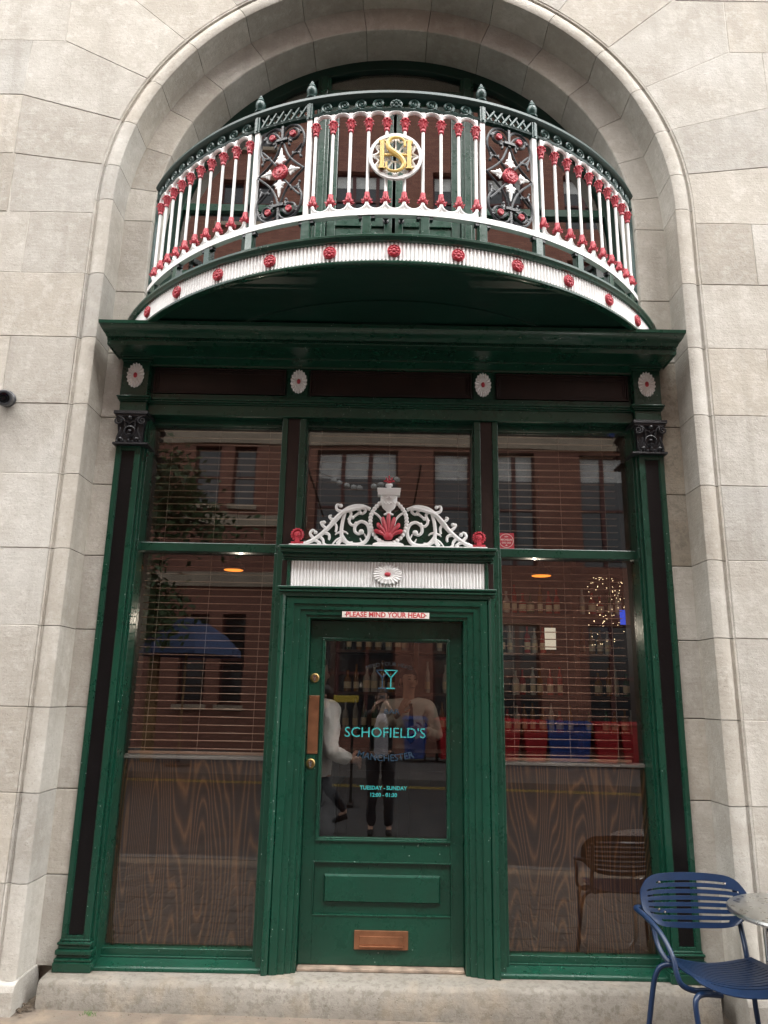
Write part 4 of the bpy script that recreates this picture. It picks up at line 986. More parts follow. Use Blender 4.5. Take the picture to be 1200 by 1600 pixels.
for q in (1, -1): mb.box(q * .051 - .006, q * .051 + .006, y - .018, y - .004, c + q * .072 - .018, c + q * .072 + .018)
bp(mb, 'letter_s', 'gold_paint', mg, smooth=SM)

# ================================================================== ARCHED WINDOW ABOVE THE BALCONY
aw = thing('arched_window', 'dark green arched french window behind the balcony railing', 'window', (0, .31, 2.3))
AO = Vector((0, -.31, -2.3))
def wp(mb, name, m, parent=None, **k):
    mb.v = [tuple(Vector(p) + AO) for p in mb.v]; return mb.build(name, m, parent or aw, **k)
yw0 = .30
mb = MB(); rows = []
path = [(1.70, 2.30), (1.70, 3.2)] + [(1.70 * cos(R_(a)), 3.2 + 1.70 * sin(R_(a))) for a in range(6, 175, 6)] + [(-1.70, 3.2), (-1.70, 2.30)]
for k, (x, z) in enumerate(path):
    sc = (1.70 - .095) / 1.70; xi, zi = x * sc, (3.2 + (z - 3.2) * sc if z > 3.2 else z)
    rows.append([(x, yw0, z), (xi, yw0, zi), (xi, yw0 + .07, zi), (x, yw0 + .07, z)])
mb.grid(rows, closed_u=True)
wp(mb, 'window_frame', 'dark_green_paint', bevel=.004)
for s in (-1, 1):
    wp(MB().box(s * .505, s * .605, .285, .37, 2.32, 4.70).box(s * .53, s * .58, .27, .29, 2.32, 4.70), 'mullion', 'green_paint', bevel=.004)
    wp(MB().box(s * .60, s * 1.62, .305, .36, 3.50, 3.56).box(s * .60, s * 1.62, .305, .36, 2.95, 3.0), 'glazing_bar', 'green_paint', bevel=.003)
    wp(MB().box(s * 1.07, s * 1.12, .305, .36, 2.32, 4.35), 'glazing_bar', 'dark_green_paint', bevel=.003)
    # french door leaf
    mb = MB()
    mb.box(s * .012, s * .070, .318, .36, 2.34, 4.50); mb.box(s * .435, s * .500, .318, .36, 2.34, 4.50)
    mb.box(s * .070, s * .435, .318, .36, 4.42, 4.50); mb.box(s * .070, s * .435, .318, .36, 3.40, 3.50); mb.box(s * .070, s * .435, .318, .36, 2.34, 2.50); mb.box(s * .070, s * .435, .332, .355, 2.50, 3.40)
    lf = wp(mb, 'door_leaf', 'green_paint', bevel=.003)
    wp(MB().box(s * .075, s * .43, .334, .338, 3.495, 4.425), 'pane', 'upper_glass', lf)
    wp(MB().box(s * .11, s * .395, .322, .335, 2.56, 3.34), 'leaf_panel', 'green_paint', lf, bevel=.006)
    kn = MB().lathe([(.022, 0), (.022, .005), (.010, .008), (.009, .024), (.018, .030), (.024, .042), (.020, .054), (.001, .060)], 14, (s * .058, .318, 3.445), 'y')
    wp(kn, 'knob', 'iron_black', lf, smooth=SM)
    pts = [(s * .60, 2.32), (s * 1.60, 2.32), (s * 1.60, 3.2)] + [(s * 1.60 * cos(R_(a)), 3.2 + 1.60 * sin(R_(a))) for a in (12, 24, 36, 48, 60, 67.5)]
    wp(MB().prism(pts, .340, .343), 'side_pane', 'upper_glass')
wp(MB().box(-.51, .51, .285, .37, 4.50, 4.585).box(-.50, .50, .27, .29, 4.52, 4.565), 'transom', 'green_paint', bevel=.004)
mat('cream_backing', (.62, .55, .46), .8, var=.06, vs=2)
wp(MB().prism([(-.50, 4.58), (.50, 4.58), (.50, 4.70), (.25, 4.785), (0, 4.80), (-.25, 4.785), (-.50, 4.70)], .352, .356), 'fanlight_backing', 'cream_backing')  # cream sheet added behind the fanlight to give its pane a beige brightness
for s in (-1, 1): wp(MB().prism([(s * .61, 4.15), (s * 1.29, 4.15)] + [(s * 1.60 * cos(R_(a)), 3.2 + 1.60 * sin(R_(a))) for a in (40, 50, 60, 67)], .362, .366), 'side_backing', 'cream_backing')  # same added cream sheets, paling the tops of the side panes
wp(MB().prism([(-.50, 4.58), (.50, 4.58), (.50, 4.70), (.25, 4.785), (0, 4.80), (-.25, 4.785), (-.50, 4.70)], .340, .343), 'fanlight_pane', 'upper_glass')

# ================================================================== BLINDS, SCREENS AND THE ROOM BEHIND THE GLASS
def blind(x0, x1, z0, z1, label, cords):
    t = thing('venetian_blind', label, 'blind', ((x0 + x1) / 2, .215, z0), 'wooden venetian blinds in the shop windows')
    w = (x1 - x0) / 2; n = int((z1 - z0) / .0465)
    sl = MB().grid([[(x, -.0105 + .021 * j / 4, .0022 * (1 - ((j - 2) / 2) ** 2) + q) for j in range(5)] for x, q in ((-w, 0), (w, 0))])
    sl.grid([[(x, -.0105 + .021 * j / 4, .0022 * (1 - ((j - 2) / 2) ** 2) - .0026) for j in range(5)] for x in (-w, w)])
    sl.add([(-w, -.0105, 0), (w, -.0105, 0), (w, -.0105, -.0026), (-w, -.0105, -.0026)], [(0, 1, 2, 3)])
    s0 = None
    for k in range(n):
        z = .03 + k * .0465 + random.uniform(-.0015, .0015)
        if s0 is None: s0 = sl.build('slat', 'slat_wood', t); o = s0
        else: o = s0.copy(); COL.objects.link(o)
        o.location = (random.uniform(-.003, .003), 0, z); o.rotation_euler = (R_(random.uniform(-4, 3)), R_(random.uniform(-.22, .22)), 0)
    for c in cords: MB().tube([(c * w, -.017, 0), (c * w + .004, -.016, (z1 - z0) * .5), (c * w, -.017, z1 - z0)], .0014, 4).build('cord', 'cord', t)
    MB().box(-w, w, -.016, .016, -.004, .012).build('bottom_rail', 'slat_wood', t, bevel=.002)
    return t
blind(-1.555, -.722, -.355, 1.74, 'long slatted wooden blind in the window left of the door', (-.76, .0, .80))
blind(.722, 1.50, -.355, 1.74, 'long slatted wooden blind in the window right of the door', (-.82, .05, .80))
blind(-.530, .530, .93, 1.74, 'short slatted wooden blind in the fanlight above the door', (-.86, .0, .86))
for s, lab in ((-1, 'brown wood grain screen closing the foot of the left window'), (1, 'brown wood grain screen closing the foot of the right window')):
    t = MB().box(s * .70, s * 1.60, .190, .215, -1.47, -.385).build('wooden_screen', 'grain_wood', None); tag(t, lab, 'screen')
    MB().box(s * .70, s * 1.60, .178, .30, -.384, -.366).build('ledge', 'sill_grey', t, bevel=.002)

def plate(name, m, *b): return structure(MB().box(*b).build(name, m))
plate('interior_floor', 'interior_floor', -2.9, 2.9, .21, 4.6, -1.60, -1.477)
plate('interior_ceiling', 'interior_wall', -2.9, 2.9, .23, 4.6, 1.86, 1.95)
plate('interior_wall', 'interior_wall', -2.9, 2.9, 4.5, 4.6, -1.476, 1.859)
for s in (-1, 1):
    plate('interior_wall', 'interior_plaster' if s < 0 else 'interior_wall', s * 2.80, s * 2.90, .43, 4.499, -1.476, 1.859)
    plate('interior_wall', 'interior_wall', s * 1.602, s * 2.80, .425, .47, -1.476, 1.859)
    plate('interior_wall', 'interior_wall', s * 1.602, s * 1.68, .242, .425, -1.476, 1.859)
plate('interior_floor', 'interior_floor', -2.2, 2.2, .38, 3.0, 2.20, 2.30)
plate('interior_wall', 'interior_wall', -2.2, 2.2, 3.0, 3.1, 2.30, 5.3)
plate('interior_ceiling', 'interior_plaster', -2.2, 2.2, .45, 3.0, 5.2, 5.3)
for s in (-1, 1): plate('interior_wall', 'interior_wall', s * 2.1, s * 2.2, .44, 3.0, 2.301, 5.2)

# bar counter, back bar, bottles
ct = MB().box(-.35, 2.6, 1.62, 2.02, -1.475, -.47).build('bar_counter', 'bar_wood', None, bevel=.01); tag(ct, 'dark wooden bar counter inside behind the door', 'counter')
MB().box(-.39, 2.64, 1.56, 2.06, -.469, -.42).build('counter_top', 'bar_metal', ct, bevel=.008)
for k in range(6): MB().box(-.28 + k * .48, .12 + k * .48, 1.607, 1.62, -1.33, -.56).build('counter_panel', 'bar_wood', ct, bevel=.006)
bk = thing('back_bar', 'tall back bar with bottle shelves against the inner wall', 'shelving', (1.0, 3.0, -1.475))
def kp(mb, n, m, **k): mb.v = [(p[0] - 1.0, p[1] - 3.0, p[2] + 1.475) for p in mb.v]; return mb.build(n, m, bk, **k)
SHZ = (-.30, .045, .44, .82)
for z in SHZ: kp(MB().box(-.5, 2.62, 2.74, 3.02, z - .028, z), 'shelf', 'bar_wood', bevel=.004)
for x in (-.5, .30, 1.06, 1.85, 2.60): kp(MB().box(x - .025, x + .025, 2.72, 3.03, -1.47, 1.40), 'upright', 'bar_wood', bevel=.004)
kp(MB().box(-.52, 2.64, 3.03, 3.06, -1.47, 1.5), 'back_panel', 'bar_wood')
kinds = [([(.036, 0), (.037, .01), (.037, .17), (.030, .20), (.014, .225), (.013, .28), (.015, .282), (.015, .30), (.001, .30)], 1.0),
         ([(.044, 0), (.045, .01), (.045, .13), (.040, .16), (.016, .19), (.015, .235), (.018, .237), (.018, .258), (.001, .258)], 1.0),
         ([(.030, 0), (.031, .01), (.031, .21), (.020, .25), (.012, .275), (.012, .315), (.014, .317), (.014, .335), (.001, .335)], 1.0)]
bmesh_ = {}
for ki, (pf, sc) in enumerate(kinds):
    for cn in ('bottle_amber', 'bottle_green', 'bottle_clear', 'bottle_red'):
        bmesh_[ki, cn] = None
labels = {SHZ[0]: 'liquor bottle on the lowest shelf of the back bar', SHZ[1]: 'liquor bottle on the second shelf of the back bar', SHZ[2]: 'liquor bottle on the third shelf of the back bar', SHZ[3]: 'liquor bottle on the top shelf of the back bar'}
lab_me = None
for z in SHZ:
    x = -.44
    while x < 2.55:
        x += random.uniform(.070, .105)
        if random.random() < .10 or min(abs(x - u) for u in (-.5, .30, 1.06, 1.85, 2.60)) < .06: continue
        ki = random.randrange(3); cn = random.choice(('bottle_amber', 'bottle_amber', 'bottle_green', 'bottle_clear', 'bottle_clear', 'bottle_red'))
        if bmesh_[ki, cn] is None:
            o = MB().lathe(kinds[ki][0], 12).build('bottle', cn, None, smooth=SM); bmesh_[ki, cn] = o.data
        else: o = link('bottle', bmesh_[ki, cn], None)
        o.scale = (.82, .82, random.uniform(.76, .9)); o.location = (x, 2.84 + random.uniform(-.02, .04), z + .001); bay = ('first', 'second', 'third', 'fourth')[sum(x > u for u in (.30, 1.06, 1.85))]
        tag(o, ('straight', 'squat', 'slim')[ki] + ' ' + cn[7:] + ' ' + labels[z][7:] + ', ' + bay + ' bay from left', 'bottle', ('straight', 'squat', 'slim')[ki] + ' ' + cn[7:] + ' bottles, ' + labels[z].split(' on the ')[1] + ', ' + bay + ' bay')
        r = kinds[ki][0][1][0] + .0008
        lb = MB().grid([[(r * cos(pi + pi * k / 6), r * sin(pi + pi * k / 6), h) for k in range(7)] for h in (.04, .12)]).build('label', 'paper_label', o)
# pendant lamps: the two lit shades seen through the blinds
for x, lab in ((-1.258, 'lit orange pendant lamp behind the left window blind'), (1.268, 'lit orange pendant lamp behind the right window blind')):
    t = thing('pendant_lamp', lab, 'lamp', (x, 1.5, .99), 'pendant lamps inside the bar')
    MB().lathe([(.085, 0), (.080, .03), (.050, .07), (.020, .085), (.018, .11)], 20).build('shade', 'iron_black', t, smooth=SM)
    MB().lathe([(.078, -.003), (.001, -.003)], 20).build('diffuser', 'lamp_glow', t)
    MB().tube([(0, 0, .10), (0, 0, .87)], .004, 5).build('cable', 'iron_black', t)
    ld = bpy.data.lights.new('pendant_light', 'POINT'); ld.energy = 2.0; ld.color = (1, .86, .70); ld.shadow_soft_size = 0
    lo_ = bpy.data.objects.new('bulb', ld); COL.objects.link(lo_); lo_.parent = t; lo_.location = (0, .25, -.40)
mb = MB()
for k in range(84):
    x = 2.0 + .052 * (k % 7) + random.gauss(0, .022); z = 1.18 - .66 * random.random() ** (1.0 + .25 * (k % 3))
    mb.ball((x, 2.70 + random.uniform(-.01, .01), z), .0032, .0032, .0032, 5, 3)
o = stuff(mb.build('fairy_lights', 'fairy_glow')); tag(o, 'curtain of tiny warm fairy lights behind the right blind', 'lights')
o = MB().box(2.27, 2.35, 2.66, 2.68, .72, .86).build('blue_screen', 'blue_glow', None); tag(o, 'small glowing blue screen by the fairy lights', 'screen')
o = MB().box(1.50, 1.60, 2.50, 2.52, .46, .66).build('lit_menu', 'screen_glow', None); tag(o, 'small bright menu panel among the bottles', 'panel')

# ================================================================== SECURITY CAMERA
cc = thing('security_camera', 'dark grey round security camera on the stone wall at left edge', 'camera', (-2.385, YW, 1.755))
MB().lathe([(.052, 0), (.052, .022), (.044, .030), (.001, .030)], 20, (0, 0, 0), 'y').build('mount', 'cctv_grey', cc, smooth=SM)
d = Vector((.36, -.80, -.30)).normalized(); q = d.to_track_quat('Z', 'Y').to_matrix().to_4x4(); q.translation = (.0, -.03, -.005)
MB().lathe([(.040, -.01), (.046, .02), (.050, .05), (.050, .10), (.045, .106), (.045, .110), (.049, .112), (.049, .135), (.044, .142), (.034, .143), (.030, .132)], 22).xform(q).build('housing', 'cctv_grey', cc, smooth=SM)
MB().lathe([(.031, .130), (.029, .139), (.018, .140), (.014, .134), (.001, .132)], 18).xform(q).build('lens', 'lens_black', cc, smooth=SM)

# ================================================================== CHAIR AND TABLE
ch = thing('chair', 'navy blue slatted metal armchair in front of the right pilaster', 'chair', (1.575, -.68, gz(1.575)), None)
CH = Vector((1.575, -.68, gz(1.575)))
def cp(mb, n, m='navy_metal', parent=None, **k): mb.v = [tuple(Vector(p) - CH) for p in mb.v]; return mb.build(n, m, parent or ch, **k)
def slotted(uv, nu, nv, slots, thick):
    """uv(u,v)->point, u in -1..1, v in 0..1; slots = list of (v0, v1, umax); cells inside a slot are left open"""
    us = sorted(set([-1 + 2 * i / nu for i in range(nu + 1)] + [q for s_ in slots for q in (-s_[2], s_[2])]))
    vs = sorted(set([i / nv for i in range(nv + 1)] + [q for s_ in slots for q in s_[:2]]))
    mb = MB(); idx = {}
    def vid(i, j):
        if (i, j) not in idx: idx[i, j] = len(mb.v); mb.v.append(tuple(uv(us[i], vs[j])))
        return idx[i, j]
    for i in range(len(us) - 1):
        for j in range(len(vs) - 1):
            uc, vc = (us[i] + us[i + 1]) / 2, (vs[j] + vs[j + 1]) / 2
            if any(a < vc < b and abs(uc) < m for a, b, m in slots): continue
            mb.f.append((vid(i, j), vid(i + 1, j), vid(i + 1, j + 1), vid(i, j + 1)))
    return mb
def back_uv(u, v):
    e = abs(2 * v - 1); w = .272 * (1 - .05 * e ** 4) if v > .5 else .272 * (1 - .13 * e ** 3)
    zz = -1.098 + .250 * v - (.012 * u * u + .050 * abs(u) ** 8) * max(0, 2 * v - 1) + (.012 * u * u + .045 * abs(u) ** 6) * max(0, 1 - 2 * v)
    x = 1.575 + w * u; y = -.375 - .045 * u * u - .04 * (v - .5) * -1
    return (x, y, zz)
sl = []
for k in range(7):
    v0 = .105 + k * .118; sl.append((v0, v0 + .040, .66 if k in (0, 6) else .86))
bk_ = cp(slotted(back_uv, 26, 8, sl, .003), 'backrest')
md = bk_.modifiers.new('thick', 'SOLIDIFY'); md.thickness = .006; md.offset = 0
bv = bk_.modifiers.new('bevel', 'BEVEL'); bv.width = .0018; bv.segments = 2; bv.limit_method = 'ANGLE'
def seat_uv(u, v):                       # v: 0 back, 1 front
    w = .205 + .035 * v - .035 * max(0, v - .7) / .3 * abs(u)
    y = -.485 - .43 * v + .10 * abs(u) ** 2.6 * v - .02 * (1 - v) * (1 - abs(u)) + .03 * abs(u) ** 3 * -(1 - v)
    z = -1.190 - .032 * (1 - u * u) * (1 - .35 * v) - .020 * max(0, v - .72) ** 2 / .08
    x = 1.585 + w * u + .035 * v
    return (x, y, z)
ss = [(.08 + k * .064, .08 + k * .064 + .018, .86 - .16 * (k / 12) ** 3) for k in range(13)]
se = cp(slotted(seat_uv, 24, 8, ss, .003), 'seat')
md = se.modifiers.new('thick', 'SOLIDIFY'); md.thickness = .005; md.offset = 0
T = .0125
def leg(pts, name='leg', n=6): cp(MB().tube(cat(pts, n), T, 10), name, smooth=SM)
gl, gr = gz(1.27), gz(1.86)
leg([(1.50, -.56, -1.228), (1.41, -.535, -1.222), (1.355, -.520, -1.232), (1.325, -.512, -1.270), (1.305, -.500, -1.36), (1.262, -.475, gl)])
leg([(1.66, -.55, -1.228), (1.74, -.53, -1.222), (1.775, -.515, -1.235), (1.79, -.508, -1.27), (1.80, -.49, -1.40), (1.83, -.47, gr)])
leg([(1.52, -.79, -1.262), (1.44, -.80, -1.255), (1.400, -.815, -1.262), (1.383, -.83, -1.295), (1.385, -.845, -1.40), (1.380, -.87, gl)])
leg([(1.66, -.79, -1.262), (1.78, -.80, -1.255), (1.825, -.815, -1.262), (1.842, -.83, -1.295), (1.845, -.845, -1.40), (1.86, -.87, gr)])
for s in (-1, 1):
    X = lambda x: x if s < 0 else 3.17 - x
    leg([(X(1.36), -.398, -1.015), (X(1.300), -.410, -1.004), (X(1.270), -.440, -1.003), (X(1.285), -.53, -1.015), (X(1.318), -.63, -1.060), (X(1.340), -.70, -1.13), (X(1.345), -.735, -1.20), (X(1.362), -.745, -1.240), (X(1.42), -.74, -1.262), (X(1.50), -.73, -1.262)], 'armrest')
    leg([(X(1.37), -.370, -.90), (X(1.365), -.385, -1.05), (X(1.368), -.430, -1.16), (X(1.39), -.49, -1.215), (X(1.43), -.54, -1.228)], 'back_upright')
for u, v in ((-.60, .84), (.64, .84), (-.66, .33), (.66, .33), (-.55, .28)): cp(MB().lathe([(.006, .003), (.006, .006), (.003, .007)], 10, back_uv(u, v), 'y'), 'rivet', 'steel')
tcx, tcy = 1.965, -.76; tz = gz(tcx)
tb = thing('cafe_table', 'round stainless steel cafe table with swirled top beside the navy chair', 'table', (tcx, tcy, tz))
MB().lathe([(.001, .706), (.30, .706), (.338, .704), (.347, .708), (.350, .716), (.346, .726), (.337, .730), (.001, .7305)], 64).build('table_top', 'swirl_steel', tb, smooth=R_(30))
for a in (200, 215, 20, 35, 110, 125, 290, 305):
    a = R_(a); p = [(.10 * cos(a), .10 * sin(a), .700), (.19 * cos(a), .19 * sin(a), .696), (.215 * cos(a), .215 * sin(a), .67), (.215 * cos(a), .215 * sin(a), .40), (.215 * cos(a), .215 * sin(a), .10), (.25 * cos(a), .25 * sin(a), .012)]
    MB().tube(cat(p, 6), .013, 12).build('leg', 'steel', tb, smooth=SM)
MB().lathe([(.20, .42), (.205, .425), (.20, .43), (.195, .425), (.20, .42)], 40, cap=False).build('leg_ring', 'steel', tb, smooth=SM)

# ================================================================== PEOPLE
def skin(name, verts, edges, radii, m, parent, root=0, sub=2):
    me = bpy.data.meshes.new(name); me.from_pydata([tuple(v) for v in verts], edges, []); me.update()
    o = bpy.data.objects.new(name, me); COL.objects.link(o); o.parent = parent
    o.modifiers.new('skin', 'SKIN').use_smooth_shade = True
    sv = me.skin_vertices[0].data
    for i, r in enumerate(radii):
        sv[i].radius = r if isinstance(r, tuple) else (r, r); sv[i].use_root = (i == root); sv[i].use_loose = False
    s = o.modifiers.new('subdivision', 'SUBSURF'); s.levels = sub; s.render_levels = sub
    me.materials.append(MATS[m]); return o
class Sk:
    def __init__(s): s.v = []; s.e = []; s.r = []
    def p(s, co, r, frm=None):
        s.v.append(tuple(co)); s.r.append(r); i = len(s.v) - 1
        if frm is not None: s.e.append((frm, i))
        return i
    def chain(s, pts, frm=None):
        for co, r in pts: frm = s.p(co, r, frm)
        return frm
    def make(s, n, m, parent, root=0, sub=2): return skin(n, s.v, s.e, s.r, m, parent, root, sub)
def lerp(a, b, t): return tuple(x + (y - x) * t for x, y in zip(a, b))
FOLDS = bpy.data.textures.new('folds', 'CLOUDS'); FOLDS.noise_scale = .085; FOLDS.noise_depth = 2
def person(label, loc, face, pose, top, bottom, hair='hair_dark', open_jacket=None, tie=False, head_turn=0):
    """stands at loc, local -y is forward; pose gives elbow / wrist / finger direction / knee / ankle for both sides (l = +x)"""
    t = thing('person', label, 'person', loc); t.rotation_euler.z = R_(face)
    J = dict(pelvis=(0, 0, .96), waist=(0, .0, 1.10), chest=(0, .0, 1.30), neck=(0, .01, 1.47)); J.update({k: v for k, v in pose.items() if k in J})
    b = Sk(); pe = b.p(J['pelvis'], .09); wa = b.p(J['waist'], .09, pe); cs = b.p(J['chest'], .085, wa); nk = b.p(J['neck'], .055, cs)
    nx, ny, nz = J['neck']; hd = lambda x, y, z: (nx + x * cos(head_turn) - y * sin(head_turn), ny + x * sin(head_turn) + y * cos(head_turn), nz + z)
    h1 = b.p(hd(0, -.005, .07), .058, nk); h2 = b.p(hd(0, -.022, .115), (.062, .072), h1); h3 = b.p(hd(0, -.004, .185), (.073, .088), h2); b.p(hd(0, .004, .235), (.056, .066), h3)
    jk = Sk(); jp = jk.p(lerp(J['pelvis'], J['waist'], -.35), (.165, .115)); jw = jk.p(J['waist'], (.150, .110), jp); jc = jk.p(J['chest'], (.165, .118), jw); jn = jk.p(lerp(J['chest'], J['neck'], .95), (.072, .068), jc)
    tr = Sk(); tp = tr.p((J['pelvis'][0], J['pelvis'][1], J['pelvis'][2] + .06), (.142, .108))
    for sd_, sg in (('l', 1), ('r', -1)):
        sh = (J['chest'][0] + sg * .175, J['chest'][1], J['chest'][2] + .105); el = pose['elbow_' + sd_]; wr = pose['wrist_' + sd_]; fd = Vector(pose['finger_' + sd_]).normalized(); th = Vector(pose['thumb_' + sd_]).normalized()
        s1 = b.p((sg * .09 + J['chest'][0], J['chest'][1], J['chest'][2] + .075), .045, cs); s2 = b.p((sh[0], sh[1], sh[2] - .02), .038, s1); e1 = b.p(el, .038, s2); w1 = b.p(wr, .026, e1)
        pm = b.p(Vector(wr) + fd * .05, (.034, .016), w1)
        side = fd.cross(th).cross(fd).normalized()
        curl = Vector(pose.get('curl_' + sd_, (0, 0, 0)))
        for k, (off, ln) in enumerate(((.027, .072), (.009, .080), (-.009, .075), (-.026, .060))):
            k0 = Vector(wr) + fd * .088 + side * off; i0 = b.p(k0, .0095, pm)
            k1 = k0 + (fd + curl * .5).normalized() * ln * .5; i1 = b.p(k1, .0085, i0); b.p(k1 + (fd + curl * 1.6).normalized() * ln * .5, .0075, i1)
        q0 = Vector(wr) + fd * .03 + side * .032; i0 = b.p(q0, .012, pm); i1 = b.p(q0 + (side * .6 + fd * .7).normalized() * .035, .011, i0); b.p(q0 + (side * .5 + fd * .8 + curl * .4).normalized() * .065, .009, i1)
        j1 = jk.p((J['chest'][0] + sg * .105, J['chest'][1], J['chest'][2] + .108), (.100, .100), jc); j2 = jk.p((sh[0], sh[1], sh[2] - .012), .082, j1); j3 = jk.p(lerp(sh, el, .55), .060, j2); j4 = jk.p(el, .055, j3); jk.p(lerp(el, wr, .93), .042, j4)
        hp = (J['pelvis'][0] + sg * .092, J['pelvis'][1], J['pelvis'][2] - .06); kn = pose['knee_' + sd_]; an = pose['ankle_' + sd_]
        h = b.p(hp, .075, pe); k_ = b.p(kn, .05, h); a_ = b.p(an, .035, k_); b.p((an[0], an[1] - .10, an[2] - .05), .03, a_)
        t1 = tr.p(hp, (.100, .105), tp); t2 = tr.p(lerp(hp, kn, .5), .088, t1); t3 = tr.p(kn, .070, t2); tr.p((an[0], an[1], an[2] + .005), .058, t3)
        fy = pose.get('foot_' + sd_, (0, -1, 0)); 
        shoe = Sk(); z = shoe.p((an[0], an[1] + .03, an[2] - .045), .045); z = shoe.p((an[0] + fy[0] * .07, an[1] + fy[1] * .07, an[2] - .05 + fy[2] * .07), .045, z); shoe.p((an[0] + fy[0] * .18, an[1] + fy[1] * .18, an[2] - .062 + fy[2] * .18), .034, z)
        shoe.make('shoe', 'rubber', t)
    b.make('body', 'skin', t)
    for g in (jk.make('jacket' if open_jacket or top in ('cloth_white', 'cloth_black') else 'shirt', top, t, sub=3), tr.make('trousers', bottom, t, sub=3)):
        dm = g.modifiers.new('folds', 'DISPLACE'); dm.texture = FOLDS; dm.strength = .034; dm.mid_level = .5; dm.texture_coords = 'LOCAL'
    # hair cap, ears, nose, brow and mouth
    def place(mb): mb.v = [hd(*p) for p in mb.v]; return mb
    mb = MB(); rows = []
    for i in range(6):
        ph = pi / 2 * i / 5.0
        rows.append([(.083 * cos(ph) * cos(a), .012 + .100 * cos(ph) * sin(a) * (1 if sin(a) > 0 else .92), .180 + (.112 * sin(ph) if i else -(.075 if sin(a) > -.15 else -.028))) for a in [2 * pi * k / 18 for k in range(18)]])
    place(mb.grid(rows, closed_u=True, cap=True)).build('hair', hair, t, smooth=3.1)
    mb = MB()
    for sg in (-1, 1): mb.ball((sg * .078, .004, .145), .010, .020, .032, 8, 6)
    mb.ball((0, -.100, .135), .013, .018, .020, 8, 6); place(mb).build('nose_and_ears', 'skin', t, smooth=3.1)
    mb = MB()
    for sg in (-1, 1): mb.ball((sg * .030, -.086, .165), .013, .008, .006, 8, 5); mb.ball((sg * .031, -.090, .186), .018, .006, .004, 8, 4)
    mb.ball((0, -.086, .092), .022, .008, .005, 8, 5); place(mb).build('face_features', 'hair_dark', t)
    if open_jacket:      # shirt front showing between the lapels
        cx_, cy_, cz_ = J['chest']; mb = MB(); rows = []
        for z, w, yy in ((1.43, .045, -.075), (1.36, .070, -.118), (1.25, .085, -.130), (1.10, .085, -.124), (.98, .085, -.128), (.90, .085, -.124)):
            rows.append([(w * (i / 4 - 1), yy + .018 * (i / 4 - 1) ** 2 - .012, z) for i in range(9)])
        mb.grid(rows).build('t_shirt', open_jacket, t, smooth=3.1)
        mb = MB()
        for sg in (-1, 1): mb.ball((sg * .022, -.146, 1.315), .024, .004, .022, 8, 5)
        mb.prism([(-.045, 1.312), (.045, 1.312), (0, 1.26)], -.149, -.143); mb.build('shirt_print', 'phone_grey', t)
    if tie:
        mb = MB(); mb.prism([(-.016, 1.425), (.016, 1.425), (.012, 1.40), (-.012, 1.40)], -.112, -.092); mb.prism([(-.012, 1.40), (.012, 1.40), (.034, 1.12), (0, 1.08), (-.034, 1.12)], -.136, -.124); mb.build('tie', 'cloth_black', t)
    return t
# the photographer, seen only in the glass: both hands raised to a phone held just behind the lens
PHX = -.02; fz = gz(PHX)
base_y = -4.86
stand = dict(knee_l=(.10, -.02, .50), ankle_l=(.11, .0, .09), knee_r=(-.10, -.02, .50), ankle_r=(-.11, .0, .09))
ph_z = -.065 - fz                                   # phone centre height above his feet
pz = dict(stand); pz.update(elbow_l=(.27, -.10, 1.18), elbow_r=(-.27, -.10, 1.18), wrist_l=(.095, -.300, ph_z - .075), wrist_r=(-.095, -.300, ph_z - .075),
    finger_l=(-.55, -.25, .75), finger_r=(.55, -.25, .75), thumb_l=(0, .6, .6), thumb_r=(0, .6, .6), curl_l=(-.8, .2, -.1), curl_r=(.8, .2, -.1))
p1 = person('person in black jacket and white t-shirt photographing, reflected in the door', (PHX, base_y, fz), 180, pz, 'cloth_black', 'cloth_trouser', open_jacket='cloth_tee')
phn = MB().box(-.058, .018, -4.548, -4.540, -.138, .012).build('phone', 'phone_grey', None, bevel=.003); tag(phn, 'grey phone held up in both hands, reflected in the door', 'phone')
mb = MB()
for dx, dz in ((-.020, -.012), (-.020, -.042), (-.046, -.026)): mb.lathe([(.011, 0), (.011, .003), (.001, .003)], 14, (dx, -4.5485 + .0085, dz), 'y')
mb.xform(Matrix.Translation((0, -9.08, 0)) @ Matrix.Scale(-1, 4, (0, 1, 0))); mb.build('lens', 'lens_black', phn)
# bartender behind the counter, colleague in a white jacket by the door, passer-by in the street
pz = dict(stand); pz.update(elbow_l=(.26, -.06, 1.14), wrist_l=(.10, -.24, 1.20), elbow_r=(-.28, -.04, 1.15), wrist_r=(-.12, -.20, 1.34), finger_l=(-.8, -.3, .1), finger_r=(.5, .1, .8), thumb_l=(0, 0, 1), thumb_r=(1, 0, .2), curl_l=(0, .4, -.4), curl_r=(.3, .5, 0))
person('bartender in a cream shirt and dark tie behind the bar counter', (.22, 2.36, -1.476), 8, pz, 'cloth_shirt', 'cloth_black', tie=True, head_turn=.25)
pz = dict(stand); pz.update(elbow_l=(.24, .06, 1.15), wrist_l=(.14, -.18, 1.10), elbow_r=(-.24, .04, 1.14), wrist_r=(-.15, -.18, 1.08), finger_l=(-.3, -.8, -.1), finger_r=(.3, -.8, -.1), thumb_l=(0, 0, 1), thumb_r=(0, 0, 1), curl_l=(-.2, .2, -.5), curl_r=(.2, .2, -.5))
person('person in a white jacket standing inside behind the door glass', (-.450, .50, -1.476), 128, pz, 'cloth_white', 'cloth_trouser', head_turn=.1)
